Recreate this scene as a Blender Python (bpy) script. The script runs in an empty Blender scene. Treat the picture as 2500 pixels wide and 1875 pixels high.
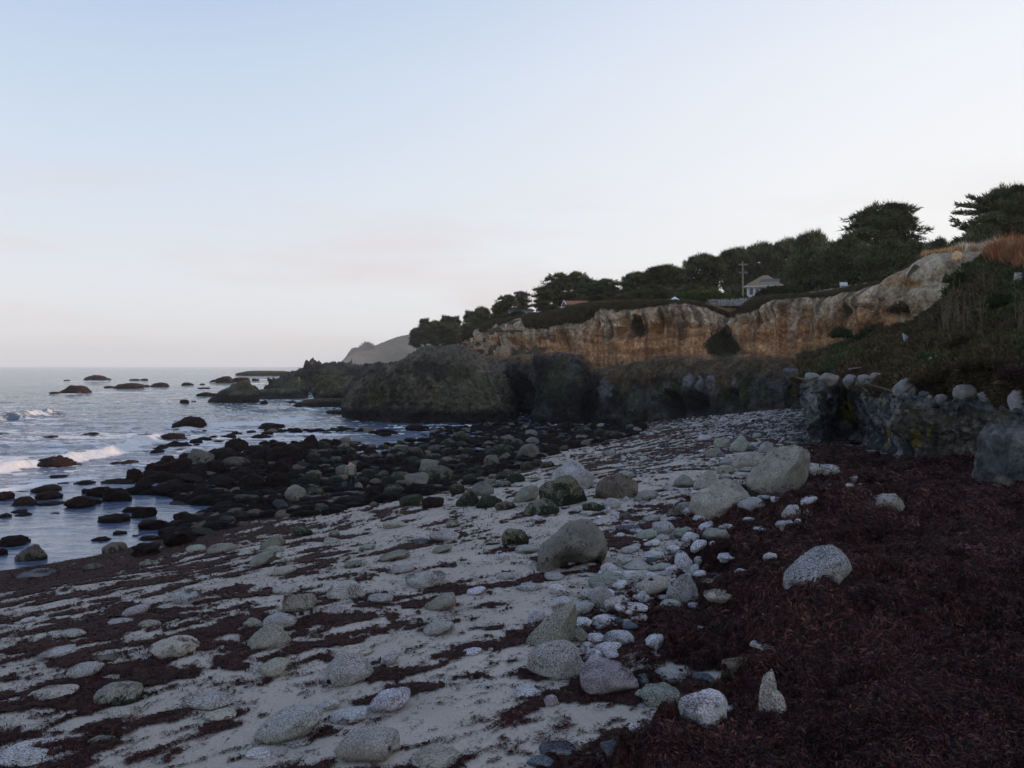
import bpy, bmesh, math, random
import numpy as np
from mathutils import Vector, Matrix

# ------------------------------------------------------------------ camera, sky, sun, exposure
scene = bpy.context.scene
F = 1944.0                 # focal length in photograph pixels
CAMZ = 7.5
cam_d = bpy.data.cameras.new('camera')
cam_d.sensor_width = 36.0
cam_d.lens = 36.0 * F / 2500.0
cam_d.shift_y = -(937.5 - 893.0) / 2500.0
cam_d.clip_start = 0.1
cam_d.clip_end = 60000
cam = bpy.data.objects.new('camera', cam_d)
scene.collection.objects.link(cam)
cam.location = (0, 0, CAMZ)
cam.rotation_euler = (math.radians(90), 0, 0)
scene.camera = cam
scene.view_settings.view_transform = 'Standard'
scene.view_settings.look = 'None'
scene.view_settings.exposure = 0.0
scene.view_settings.gamma = 1.0
scene.render.engine = 'CYCLES'
scene.cycles.use_denoising = True
scene.cycles.max_bounces = 6
scene.cycles.diffuse_bounces = 3
scene.cycles.glossy_bounces = 3
scene.cycles.transparent_max_bounces = 6
scene.cycles.volume_bounces = 1
scene.cycles.caustics_reflective = False
scene.cycles.caustics_refractive = False

SUN_EL, SUN_AZ = 14.0, 82.0       # azimuth measured from +Y (view direction) towards +X
world = bpy.data.worlds.new('World'); scene.world = world
world.use_nodes = True
nt = world.node_tree; nt.nodes.clear()
def wn(t, **k):
    n = nt.nodes.new(t)
    for a, b in k.items(): setattr(n, a, b)
    return n
wout = wn('ShaderNodeOutputWorld'); bg = wn('ShaderNodeBackground')
sky = wn('ShaderNodeTexSky', sky_type='NISHITA', sun_disc=False)
sky.sun_elevation = math.radians(SUN_EL); sky.sun_rotation = math.radians(SUN_AZ)
sky.altitude = 0; sky.air_density = 1.0; sky.dust_density = 1.0; sky.ozone_density = 1.5
tc = wn('ShaderNodeTexCoord'); sep = wn('ShaderNodeSeparateXYZ')
nt.links.new(tc.outputs['Generated'], sep.inputs[0])
def ramp(stops):
    r = wn('ShaderNodeValToRGB'); e = r.color_ramp.elements
    while len(e) < len(stops): e.new(0.5)
    for i, (p, c) in enumerate(stops):
        e[i].position = p; e[i].color = (*c, 1)
    return r
SKYL = [(0.0, (.82, .84, .88)), (.02, (.88, .89, .92)), (.10, (.88, .90, .95)), (.22, (.76, .85, .97)), (.34, (.63, .76, .945)), (.48, (.43, .588, .861)), (1.0, (.18, .28, .55))]
SKYR = [(0.0, (.95, .92, .93)), (.02, (1.02, .98, .97)), (.10, (1.06, 1.03, 1.01)), (.22, (1.06, 1.05, 1.05)), (.34, (1.0, 1.02, 1.07)), (.48, (.85, .92, 1.05)), (1.0, (.27, .38, .66))]
rl, rr = ramp(SKYL), ramp(SKYR)
nt.links.new(sep.outputs['Z'], rl.inputs[0]); nt.links.new(sep.outputs['Z'], rr.inputs[0])
az = wn('ShaderNodeMapRange'); az.inputs[1].default_value = -0.5; az.inputs[2].default_value = 0.62; az.interpolation_type = 'SMOOTHSTEP'
nt.links.new(sep.outputs['X'], az.inputs[0])
mx = wn('ShaderNodeMix', data_type='RGBA')
nt.links.new(az.outputs[0], mx.inputs[0]); nt.links.new(rl.outputs[0], mx.inputs[6]); nt.links.new(rr.outputs[0], mx.inputs[7])
# thin pinkish cloud wisps low over the sea
mp = wn('ShaderNodeMapping'); mp.inputs['Scale'].default_value = (3.0, 3.0, 16.0)
nt.links.new(tc.outputs['Generated'], mp.inputs[0])
cn = wn('ShaderNodeTexNoise'); cn.inputs['Scale'].default_value = 1.1; cn.inputs['Detail'].default_value = 5
nt.links.new(mp.outputs[0], cn.inputs['Vector'])
cr = wn('ShaderNodeMapRange'); cr.inputs[1].default_value = .50; cr.inputs[2].default_value = .68; cr.inputs[4].default_value = .6
nt.links.new(cn.outputs[0], cr.inputs[0])
band = ramp([(0, (0, 0, 0)), (.03, (1, 1, 1)), (.14, (1, 1, 1)), (.24, (0, 0, 0))])
nt.links.new(sep.outputs['Z'], band.inputs[0])
cm = wn('ShaderNodeMath', operation='MULTIPLY')
nt.links.new(cr.outputs[0], cm.inputs[0]); nt.links.new(band.outputs[0], cm.inputs[1])
mx2 = wn('ShaderNodeMix', data_type='RGBA'); mx2.inputs[7].default_value = (.86, .78, .79, 1)
nt.links.new(cm.outputs[0], mx2.inputs[0]); nt.links.new(mx.outputs[2], mx2.inputs[6])
SKY_STRENGTH = 0.10
# the two skies are blended: the physical one gives its glow round the sun, the ramps the observed colours
sc_ = wn('ShaderNodeVectorMath', operation='SCALE'); sc_.inputs['Scale'].default_value = 1.0 / SKY_STRENGTH
nt.links.new(mx2.outputs[2], sc_.inputs[0])
mx3 = wn('ShaderNodeMix', data_type='RGBA'); mx3.inputs[0].default_value = 0.86
nt.links.new(sky.outputs[0], mx3.inputs[6]); nt.links.new(sc_.outputs[0], mx3.inputs[7])
nt.links.new(mx3.outputs[2], bg.inputs[0]); bg.inputs[1].default_value = SKY_STRENGTH
nt.links.new(bg.outputs[0], wout.inputs[0])

sun_d = bpy.data.lights.new('sun', 'SUN'); sun_d.energy = 3.2; sun_d.angle = math.radians(0.6); sun_d.color = (1.0, .68, .45)
sun = bpy.data.objects.new('sun', sun_d); scene.collection.objects.link(sun)
_a, _e = math.radians(SUN_AZ), math.radians(SUN_EL)
sdir = Vector((math.sin(_a) * math.cos(_e), math.cos(_a) * math.cos(_e), math.sin(_e)))
sun.rotation_euler = sdir.to_track_quat('Z', 'Y').to_euler()

rng = np.random.default_rng(11)
random.seed(5)
C = scene.collection

# ------------------------------------------------------------------ noise
def _h(ix, iy, iz, seed):
    with np.errstate(over='ignore'):
        h = (ix.astype(np.uint32) * np.uint32(374761393)) ^ (iy.astype(np.uint32) * np.uint32(668265263)) ^ (iz.astype(np.uint32) * np.uint32(2246822519)) ^ np.uint32((seed * 3266489917) & 0xffffffff)
        h = (h ^ (h >> np.uint32(13))) * np.uint32(1274126177)
        h = (h ^ (h >> np.uint32(15))) * np.uint32(2246822519)
        h = h ^ (h >> np.uint32(16))
    return h.astype(np.float64) / 4294967295.0
def noise(x, y, z=None, seed=0):
    x = np.asarray(x, float); y = np.asarray(y, float)
    z = np.zeros_like(x) if z is None else np.asarray(z, float)
    x, y, z = np.broadcast_arrays(x, y, z)
    fx, fy, fz = np.floor(x), np.floor(y), np.floor(z)
    ix, iy, iz = fx.astype(np.int64), fy.astype(np.int64), fz.astype(np.int64)
    tx, ty, tz = x - fx, y - fy, z - fz
    tx = tx * tx * tx * (tx * (tx * 6 - 15) + 10); ty = ty * ty * ty * (ty * (ty * 6 - 15) + 10); tz = tz * tz * tz * (tz * (tz * 6 - 15) + 10)
    r = 0
    for a in (0, 1):
        wa = tx if a else 1 - tx
        for b in (0, 1):
            wb = ty if b else 1 - ty
            for c in (0, 1):
                wc = tz if c else 1 - tz
                r = r + wa * wb * wc * _h(ix + a, iy + b, iz + c, seed)
    return r * 2 - 1
def fbm(x, y, z=None, o=4, seed=0, gain=.5, lac=2.03):
    r, a, f, n = 0, 1, 1, 0
    for i in range(o):
        r = r + a * noise(np.asarray(x) * f, np.asarray(y) * f, None if z is None else np.asarray(z) * f, seed + 17 * i)
        n += a; a *= gain; f *= lac
    return r / n
def ridged(x, y, z=None, o=4, seed=0):
    r, a, f, n = 0, 1, 1, 0
    for i in range(o):
        r = r + a * (1 - 2 * np.abs(noise(np.asarray(x) * f, np.asarray(y) * f, None if z is None else np.asarray(z) * f, seed + 31 * i)))
        n += a; a *= .5; f *= 2.1
    return r / n
def sstep(a, b, x):
    t = np.clip((np.asarray(x, float) - a) / (b - a), 0, 1); return t * t * (3 - 2 * t)

# ------------------------------------------------------------------ materials
def mat(name):
    m = bpy.data.materials.new(name); m.use_nodes = True
    n = m.node_tree; n.nodes.clear()
    o = n.nodes.new('ShaderNodeOutputMaterial'); b = n.nodes.new('ShaderNodeBsdfPrincipled')
    n.links.new(b.outputs[0], o.inputs[0])
    return m, n, b
class NB:
    def __init__(s, n): s.n = n
    def new(s, t, **k):
        x = s.n.nodes.new(t)
        for a, b in k.items(): setattr(x, a, b)
        return x
    def link(s, a, b): s.n.links.new(a, b)
    def noise(s, scale, detail=4, rough=.55, vec=None, dist=0):
        x = s.new('ShaderNodeTexNoise'); x.inputs['Scale'].default_value = scale; x.inputs['Detail'].default_value = detail
        x.inputs['Roughness'].default_value = rough; x.inputs['Distortion'].default_value = dist
        if vec is not None: s.link(vec, x.inputs['Vector'])
        return x.outputs[0]
    def rng(s, v, a, b, c=0., d=1., smooth=True):
        x = s.new('ShaderNodeMapRange'); x.inputs[1].default_value = a; x.inputs[2].default_value = b
        x.inputs[3].default_value = c; x.inputs[4].default_value = d
        if smooth: x.interpolation_type = 'SMOOTHSTEP'
        s.link(v, x.inputs[0]); return x.outputs[0]
    def math(s, op, a, b=None, c=None):
        x = s.new('ShaderNodeMath', operation=op)
        for i, v in enumerate((a, b, c)):
            if v is None: continue
            if isinstance(v, (int, float)): x.inputs[i].default_value = v
            else: s.link(v, x.inputs[i])
        return x.outputs[0]
    def mix(s, f, a, b, mode='MIX'):
        x = s.new('ShaderNodeMix', data_type='RGBA', blend_type=mode)
        for i, v in ((0, f), (6, a), (7, b)):
            if isinstance(v, (int, float)): x.inputs[i].default_value = v if i == 0 else (v, v, v, 1)
            elif isinstance(v, tuple): x.inputs[i].default_value = (*v, 1)
            else: s.link(v, x.inputs[i])
        return x.outputs[2]
    def bump(s, h, strength, dist, bsdf):
        x = s.new('ShaderNodeBump'); x.inputs['Strength'].default_value = strength; x.inputs['Distance'].default_value = dist
        s.link(h, x.inputs['Height']); s.link(x.outputs[0], bsdf.inputs['Normal']); return x
    def coord(s, which='Object'):
        return s.new('ShaderNodeTexCoord').outputs[which]

# granite: tint = object colour, alpha = how much dark moss and weed sits on it
m_gran, n, b = mat('granite'); nb = NB(n); co = nb.coord()
oi = nb.new('ShaderNodeObjectInfo')
sp = nb.noise(52, 2, .6, co)
spk = nb.rng(sp, .36, .64, .30, 1.62, False)
big = nb.rng(nb.noise(2.2, 5, .6, co), .3, .7, .72, 1.18)
spk = nb.math('ADD', nb.math('MULTIPLY', spk, nb.rng(oi.outputs['Random'], 0, 1, 1.1, .6, False)), nb.rng(oi.outputs['Random'], 0, 1, -.08, .38, False))
crk_ = nb.new('ShaderNodeTexVoronoi', feature='DISTANCE_TO_EDGE'); crk_.inputs['Scale'].default_value = 1.6
wv0 = nb.new('ShaderNodeVectorMath', operation='ADD'); nb.link(co, wv0.inputs[0]); wn0 = nb.new('ShaderNodeTexNoise'); wn0.inputs['Scale'].default_value = 3.0; nb.link(co, wn0.inputs['Vector']); nb.link(wn0.outputs['Color'], wv0.inputs[1]); nb.link(wv0.outputs[0], crk_.inputs['Vector'])
crf = nb.rng(crk_.outputs['Distance'], .0, .022, .35, 1.0)
comb = nb.math('MULTIPLY', nb.math('MULTIPLY', spk, big), crf)
vm = nb.new('ShaderNodeVectorMath', operation='SCALE'); nb.link(oi.outputs['Color'], vm.inputs[0]); nb.link(comb, vm.inputs['Scale'])
sepo = nb.new('ShaderNodeSeparateXYZ'); nb.link(co, sepo.inputs[0])
mossn = nb.math('ADD', nb.math('MULTIPLY', nb.noise(2.6, 5, .6, co, .4), .55), nb.math('MULTIPLY', nb.noise(17, 6, .7, co, .5), .45))
ms = nb.math('ADD', mossn, nb.math('MULTIPLY', nb.math('SUBTRACT', oi.outputs['Alpha'], .55), .55))
ms = nb.math('SUBTRACT', ms, nb.math('MULTIPLY', sepo.outputs['Z'], .16))
mf = nb.rng(ms, .49, .57)
mosscol = nb.mix(nb.rng(nb.noise(14, 3, .5, co), .4, .6), (.008, .008, .007), (.026, .031, .014))
stain = nb.mix(nb.rng(nb.noise(1.3, 4, .5, co), .45, .65, 0, .5), vm.outputs[0], (.21, .19, .15), 'MIX')
col = nb.mix(mf, stain, mosscol)
nb.link(col, b.inputs['Base Color']); b.inputs['Roughness'].default_value = .88; b.inputs['Specular IOR Level'].default_value = .25
hb = nb.math('ADD', nb.noise(24, 5, .65, co), nb.math('MULTIPLY', mf, .35))
nb.bump(hb, .8, .022, b)

# rock wrapped in wet weed
m_weed, n, b = mat('weed_covered_rock'); nb = NB(n); co = nb.coord(); oi = nb.new('ShaderNodeObjectInfo')
n1 = nb.noise(3.0, 5, .6, co, .5); n2 = nb.noise(19, 5, .7, co, 1.2)
c1 = nb.mix(nb.rng(n1, .42, .6), (.007, .006, .006), (.018, .014, .010))
c2 = nb.mix(nb.rng(nb.noise(7, 4, .6, co), .45, .62), c1, (.026, .009, .009))
vm = nb.mix(nb.rng(n2, .5, .72, 0, .8), c2, oi.outputs['Color'])
sp = nb.rng(nb.noise(40, 1, .5, co), .63, .68)
al = nb.math('MULTIPLY', sp, nb.math('MULTIPLY', oi.outputs['Alpha'], .55))
col = nb.mix(al, vm, (.40, .33, .28))
nb.link(col, b.inputs['Base Color']); b.inputs['Roughness'].default_value = .75; b.inputs['Specular IOR Level'].default_value = .06
nb.bump(n2, 1.0, .07, b)

def attr_mat(name, rough=.9, spec=.2, scale=3., amt=.35, bumps=((1.2, .25), (8., .05)), attr='col'):
    m, n, b = mat(name); nb = NB(n); co = nb.coord()
    a = nb.new('ShaderNodeAttribute'); a.attribute_name = attr
    v = nb.rng(nb.noise(scale, 7, .65, co), .3, .7, 1 - amt, 1 + amt)
    x = nb.new('ShaderNodeVectorMath', operation='SCALE'); nb.link(a.outputs['Color'], x.inputs[0]); nb.link(v, x.inputs['Scale'])
    nb.link(x.outputs[0], b.inputs['Base Color']); b.inputs['Roughness'].default_value = rough; b.inputs['Specular IOR Level'].default_value = spec
    h = None
    for s, w in bumps:
        t = nb.math('MULTIPLY', nb.noise(s, 6, .62, co), w)
        h = t if h is None else nb.math('ADD', h, t)
    nb.bump(h, 1.0, 1.0, b)
    return m
m_cliff = attr_mat('cliff_earth', scale=2.6, amt=.5, bumps=((.9, .6), (3.5, .25)))
m_rockwall = attr_mat('dark_cliff_rock', scale=1.7, amt=.5, spec=.25, rough=.85, bumps=((.8, .6), (3.2, .22), (11, .05)))
m_nearwall = attr_mat('blue_grey_rock', scale=3.5, amt=.6, spec=.25, rough=.85, bumps=((2.2, .45), (8, .16), (26, .04)))
m_sand = attr_mat('beach_sand', scale=26., amt=.14, spec=.15, rough=.95, bumps=((1.5, .03), (7, .012), (70, .004)))
m_leaf = attr_mat('leaves', scale=.8, amt=.3, bumps=((20, .001),), rough=.8)
m_wrack = attr_mat('beached_seaweed', scale=10, amt=.5, bumps=((14, .05), (60, .015)), rough=.75, spec=.1)
m_slope = attr_mat('scrub_ground', scale=1.5, amt=.5, bumps=((2.5, .35), (12, .07)))

def plain(name, col, rough=.8, spec=.3, var=.15, scale=4., metal=0.):
    m, n, b = mat(name); nb = NB(n); co = nb.coord()
    v = nb.rng(nb.noise(scale, 4, .6, co), .3, .7, 1 - var, 1 + var)
    x = nb.new('ShaderNodeVectorMath', operation='SCALE'); x.inputs[0].default_value = col; nb.link(v, x.inputs['Scale'])
    nb.link(x.outputs[0], b.inputs['Base Color']); b.inputs['Roughness'].default_value = rough; b.inputs['Specular IOR Level'].default_value = spec
    b.inputs['Metallic'].default_value = metal
    return m

# ------------------------------------------------------------------ mesh helpers
def tag(o, label=None, cat=None, group=None, kind=None):
    if label: o['label'] = label
    if cat: o['category'] = cat
    if group: o['group'] = group
    if kind: o['kind'] = kind
    return o
def mesh_np(name, V, Fc, material=None, smooth=True, col=None):
    """V (n,3), Fc (m,3) or (m,4) int arrays -> mesh"""
    V = np.asarray(V, np.float32); Fc = np.asarray(Fc, np.int32)
    me = bpy.data.meshes.new(name)
    k = Fc.shape[1]
    me.vertices.add(len(V)); me.vertices.foreach_set('co', V.ravel())
    me.loops.add(Fc.size); me.loops.foreach_set('vertex_index', Fc.ravel())
    me.polygons.add(len(Fc)); me.polygons.foreach_set('loop_start', np.arange(0, Fc.size, k, dtype=np.int32))
    me.update(calc_edges=True)
    me.polygons.foreach_set('use_smooth', np.full(len(Fc), smooth, bool))
    if col is not None:
        a = me.color_attributes.new('col', 'FLOAT_COLOR', 'POINT')
        c = np.ones((len(V), 4), np.float32); c[:, :3] = col
        a.data.foreach_set('color', c.ravel())
    if material: me.materials.append(material)
    return me
def link(name, me, parent=None):
    o = bpy.data.objects.new(name, me); C.objects.link(o)
    if parent: o.parent = parent
    return o
def empty(name, loc=(0, 0, 0), rz=0):
    o = bpy.data.objects.new(name, None); C.objects.link(o); o.location = loc; o.rotation_euler = (0, 0, rz); o.empty_display_size = .3
    return o
def grid_faces(nr, nc, keep=None):
    i = np.arange(nr * nc).reshape(nr, nc)
    f = np.stack([i[:-1, :-1], i[:-1, 1:], i[1:, 1:], i[1:, :-1]], -1).reshape(-1, 4)
    return f if keep is None else f[keep.ravel()]
def px2w(px, py, d):
    return np.array([(px - 1250.0) / F * d, d, CAMZ - (py - 893.0) / F * d])
def w2px(P):
    P = np.asarray(P); return 1250 + P[..., 0] / P[..., 1] * F, 893 + (CAMZ - P[..., 2]) / P[..., 1] * F
def bm_obj(name, bm, material, parent=None, smooth=False):
    me = bpy.data.meshes.new(name); bm.to_mesh(me); bm.free()
    me.materials.append(material)
    if smooth: me.polygons.foreach_set('use_smooth', np.ones(len(me.polygons), bool))
    return link(name, me, parent)
def box(bm, c, s, rz=0, rx=0, ry=0):
    M = Matrix.Translation(c) @ Matrix.Rotation(rz, 4, 'Z') @ Matrix.Rotation(ry, 4, 'Y') @ Matrix.Rotation(rx, 4, 'X') @ Matrix.Diagonal((s[0], s[1], s[2], 1))
    bmesh.ops.create_cube(bm, size=1, matrix=M)
def tube(V, Fc, pts, rad, k=6):
    """append a tapered tube to vertex / face lists"""
    pts = [Vector(p) for p in pts]; b0 = len(V)
    for i, p in enumerate(pts):
        t = (pts[min(i + 1, len(pts) - 1)] - pts[max(i - 1, 0)]).normalized()
        a = t.orthogonal().normalized(); c = t.cross(a)
        for j in range(k):
            q = 2 * math.pi * j / k
            V.append(tuple(p + (a * math.cos(q) + c * math.sin(q)) * rad[i]))
    for i in range(len(pts) - 1):
        for j in range(k):
            Fc.append((b0 + i * k + j, b0 + i * k + (j + 1) % k, b0 + (i + 1) * k + (j + 1) % k, b0 + (i + 1) * k + j))

# ------------------------------------------------------------------ the lie of the land
SHORE = np.array([(-110, -60), (-32, 9), (-18.7, 29), (-16.5, 33), (-14.5, 38), (-11, 44), (-7, 50), (-3, 58), (1, 72), (5, 84), (10, 94), (20, 104), (60, 130)], float)
FLAT = np.array([(-14, 36), (-21.0, 44), (-26, 54), (-26.5, 65), (-25, 75), (-15.8, 78), (-8.7, 77), (-9.5, 96), (-12, 112), (-12, 125), (40, 125), (24, 100), (10, 86), (5, 70), (-4, 50)], float)
def sdf_line(x, y, P):
    best = np.full(np.shape(x), 1e18); sg = np.zeros(np.shape(x))
    for a, b_ in zip(P[:-1], P[1:]):
        ex, ey = b_ - a; L = ex * ex + ey * ey
        t = np.clip(((x - a[0]) * ex + (y - a[1]) * ey) / L, 0, 1)
        dx, dy = x - a[0] - t * ex, y - a[1] - t * ey
        d = dx * dx + dy * dy
        s = np.sign((x - a[0]) * ey - (y - a[1]) * ex)
        u = d < best; best = np.where(u, d, best); sg = np.where(u, s, sg)
    return np.sqrt(best) * sg
def sdf_poly(x, y, P):
    """positive inside"""
    Q = np.vstack([P, P[:1]]); d = np.abs(sdf_line(x, y, Q)); ins = np.zeros(np.shape(x), bool)
    for a, b_ in zip(Q[:-1], Q[1:]):
        c = ((a[1] > y) != (b_[1] > y))
        ins ^= c & (x < (b_[0] - a[0]) * (y - a[1]) / (b_[1] - a[1] + 1e-12) + a[0])
    return np.where(ins, d, -d)
def H0(x, y):
    s = sdf_line(x, y, SHORE) + 1.2 * fbm(x * .12, y * .12, o=2, seed=3)
    h = np.where(s > 0, .15 * np.minimum(s, 20) + .05 * np.maximum(s - 20, 0), np.maximum(-1.6, .07 * s))
    fl = sstep(-1.5, 1.5, sdf_poly(x, y, FLAT) + 1.5 * fbm(x * .3, y * .3, o=3, seed=8))
    shelf = -.10 + .32 * fbm(x * .33, y * .33, o=4, seed=21)
    h = np.where(fl > 0, np.maximum(h, shelf * fl + h * (1 - fl) * .99), h)
    lead = sstep(0, 3, s)
    h = h + lead * (.06 * fbm(x * .5, y * .5, o=3, seed=4) + .018 * fbm(x * 2.6, y * 2.6, o=3, seed=5))
    return h
# kelp bank: lumps of piled weed on the right, (px, py, height, radius) from the beach without it
def solve(px, py, hf=H0, lo=2.5, hi=128.0):
    px = np.atleast_1d(np.asarray(px, float)); py = np.atleast_1d(np.asarray(py, float))
    d = np.full(px.shape, lo); u = (px - 1250) / F; v = (py - 893) / F; done = np.zeros(px.shape, bool)
    while True:
        below = (CAMZ - v * d) <= hf(u * d, d)
        done |= below
        if done.all() or d.min() > hi: break
        d = np.where(done, d, d * 1.012)
        if (d[~done] > hi).all(): break
    return np.stack([u * d, d], -1)
KPOLY_PX = [(1590, 2300), (1500, 1985), (1440, 1935), (1545, 1900), (1590, 1850), (1650, 1815), (1700, 1800), (1790, 1780), (1835, 1725), (1740, 1690), (1640, 1645), (1560, 1605), (1480, 1555), (1560, 1460), (1640, 1480), (1720, 1420), (1680, 1370), (1650, 1300), (1700, 1240), (1830, 1190), (1900, 1130), (1990, 1100), (2150, 1120), (2600, 1150), (4200, 1300), (9000, 1900), (9000, 2600)]
_k = solve([p[0] for p in KPOLY_PX], [min(p[1], 2300) for p in KPOLY_PX])
KPOLY = np.vstack([_k, [(12, 1), (8, -6), (-1.0, -6), (-.5, 2)]])
LUMPS = [(1600, 1900, 0.16, 0.5), (1850, 1830, 0.2, 0.7), (2150, 1790, 0.2, 0.9), (2450, 1730, 0.2, 1.2), (1990, 1640, 0.65, 0.75), (2130, 1600, 0.47, 1.0), (2330, 1560, 0.26, 1.5), (1850, 1480, 0.39, 0.8), (1950, 1310, 0.47, 1.1), (2090, 1290, 0.62, 1.3), (2260, 1290, 0.39, 1.8), (2380, 1420, 0.26, 2.0), (2120, 1480, 0.2, 1.2), (1960, 1725, -0.16, 0.5), (2080, 1700, -0.12, 0.5), (2190, 1345, -0.44, 1.0), (1800, 1545, -0.13, 0.6)]
LP = solve([l[0] for l in LUMPS], [l[1] for l in LUMPS])
def ksd(x, y):
    return sdf_poly(x, y, KPOLY) + 1.5 * fbm(x * .75, y * .75, o=5, seed=41, gain=.62) + .55 * fbm(x * 2.7, y * 2.7, o=4, seed=42, gain=.6)
def kmask(x, y):
    return sstep(-.15, .75, ksd(x, y))
def K(x, y):
    m = kmask(x, y)
    h = .16 + 0 * x
    for (a, b_, hh, r), (cx, cy) in zip(LUMPS, LP):
        h = h + hh * np.exp(-((x - cx) ** 2 + (y - cy) ** 2) / (r * r) * .9)
    h = h + .18 * fbm(x * .9, y * .9, o=4, seed=52) + .07 * ridged(x * 1.7, y * 1.7, o=3, seed=53) + .022 * fbm(x * 7, y * 7, o=3, seed=54)
    f1 = fbm(x * .42, y * .42, o=3, seed=57); f2 = fbm(x * .95 + 7, y * .95, o=3, seed=58)
    h = h + .24 * sstep(-.03, .08, f1) + .13 * sstep(0, .08, f2) - .10
    return m * np.maximum(h, .02)
def H(x, y):
    return H0(x, y) + K(x, y)
# fan shaped grid, finer near the beach path, used for the beach mesh and for placing things
UF = np.concatenate([np.linspace(-2.6, -.76, 90, endpoint=False), np.linspace(-.76, .76, 960, endpoint=False), np.linspace(.76, 2.6, 90)])
DF = np.exp(np.linspace(math.log(2.6), math.log(128), 700))
UU, DD = np.meshgrid(UF, DF)
GX, GY = UU * DD, DD
GH0 = H0(GX, GY); GK = K(GX, GY); GKM = kmask(GX, GY); GH = GH0 + GK
VCOL = np.minimum.accumulate((CAMZ - GH) / DD, axis=0)      # running view slope per column
def at_many(px, py):
    px = np.atleast_1d(np.asarray(px, float)); py = np.atleast_1d(np.asarray(py, float))
    u = (px - 1250) / F; v = (py - 893) / F
    ci = np.clip(np.searchsorted(UF, u), 0, len(UF) - 1)
    out = np.zeros((len(px), 3)); order = np.argsort(ci); ci_s = ci[order]
    for c in np.unique(ci_s):
        sel = order[np.searchsorted(ci_s, c):np.searchsorted(ci_s, c, 'right')]
        col = VCOL[::-1, c]
        k = np.searchsorted(col, v[sel])            # ascending view slope from far to near
        k = np.clip(k, 1, len(DF) - 1)
        r = len(DF) - 1 - k                          # row just farther than the crossing
        r0, r1 = r, np.minimum(r + 1, len(DF) - 1)
        v0, v1 = VCOL[r0, c], VCOL[r1, c]
        t = np.clip(np.where(v0 > v1, (v0 - v[sel]) / np.maximum(v0 - v1, 1e-9), 0), 0, 1)
        d = DF[r0] * (1 - t) + DF[r1] * t
        out[sel, 0] = u[sel] * d; out[sel, 1] = d; out[sel, 2] = CAMZ - v[sel] * d
    return out
def at(px, py):
    return at_many([px], [py])[0]
def at_sea(px, py):
    """point on the still water, or on the beach where that is nearer"""
    p = at(px, py)
    d = CAMZ * F / (py - 893.0)
    return p if (p[1] < d and p[1] < 122) else np.array([(px - 1250) / F * d, d, 0.0])

# ------------------------------------------------------------------ beach
COV = np.array([(0,1420,.9),(200,1450,.6),(0,1560,.8),(300,1600,.72),(0,1750,.8),(150,1800,.62),(0,1870,.45),(500,1650,.52),(600,1450,.58),(700,1540,.55),(900,1400,.36),(1000,1500,.3),(1100,1420,.36),(850,1700,.25),(1100,1700,.13),(1300,1800,.5),(1100,1600,.2),(1200,1700,.14),(700,1800,.3),(400,1850,.42),(1500,1800,.5),(1300,1300,.27),(1000,1290,.3),(1500,1200,.2),(1500,1100,.62),(1600,1060,.82),(1800,1085,.85),(1250,1130,.2),(500,1370,.6),(100,1400,.99),(0,1395,.99),(250,1375,.95),(1550,1350,.55),(1500,1500,.45),(1350,1450,.15),(1750,1030,.5),(1400,1500,.2),(1300,1200,.25),(800,1330,.45),(1250,1600,.12),(1450,1650,.3),(950,1650,.3),(1420,1060,.85),(1700,1130,.5),(900,1850,.22)], float)
CP = at_many(COV[:, 0], COV[:, 1])
def cover(x, y):
    w = 0; s = 0
    for (cx, cy, _), c in zip(CP, COV[:, 2]):
        q = 1.0 / (((x - cx) ** 2 + (y - cy) ** 2) / (cx * cx + cy * cy) + 3e-4) ** 1.5
        w = w + q; s = s + q * c
    return s / w
def wrack(x, y):
    """> 0 where seaweed lies on the sand"""
    a = x * .82 + y * .57; b_ = -x * .57 + y * .82
    wx = .8 * fbm(x * .8, y * .8, o=2, seed=63)
    n_ = .25 * fbm(a * .5 + wx, b_ * 1.5, o=2, seed=60) + .45 * fbm(a * 1.4 + wx, b_ * 3.6 + wx, o=5, seed=61, gain=.68) + .42 * fbm(x * 1.5 + wx, y * 1.5, o=4, seed=66, gain=.6)
    z = n_ / .16
    cv = cover(x, y)
    w = 1 / (1 + np.exp(-1.7 * z)) - (1 - cv * 1.03) + .12 * fbm(x * 9, y * 9, o=3, seed=64)
    sm = .9 * fbm(a * 3.2, b_ * 8.5, o=4, seed=67, gain=.6) - .40 + .26 * cv + .1 * fbm(x * 12, y * 12, o=2, seed=68)
    return np.maximum(w, sm)
sgrid = sdf_line(GX, GY, SHORE)
GW = wrack(GX, GY)
wet = sstep(.32, .02, GH0)[..., None]
cSand = np.array([.375, .338, .298]); cWet = np.array([.055, .050, .050]); cDark = np.array([.020, .017, .018])
gn = fbm(GX * .8, GY * .8, o=4, seed=70)[..., None]
col = cSand * (1 + .16 * gn) * (1 - wet) + cWet * wet
flatm = sstep(-.5, 1.0, sdf_poly(GX, GY, FLAT) + 1.2 * fbm(GX * .4, GY * .4, o=2, seed=9))[..., None] * sstep(.75, .35, GH0)[..., None]
col = col * (1 - flatm) + cDark * flatm
grit = sstep(.42, .62, fbm(GX * 11, GY * 11, o=3, seed=73))[..., None]
col = col * (1 - .5 * grit)
V = np.stack([GX, GY, GH0], -1).reshape(-1, 3)
nb1 = len(V)
bx, by = np.meshgrid(np.linspace(-160, 70, 90), np.linspace(-90, 3.2, 50))
bh = H0(bx, by) + K(bx, by) * .6 - .04
V2 = np.stack([bx, by, bh], -1).reshape(-1, 3)
F1 = grid_faces(*GX.shape); F2 = grid_faces(*bx.shape) + nb1
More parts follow.
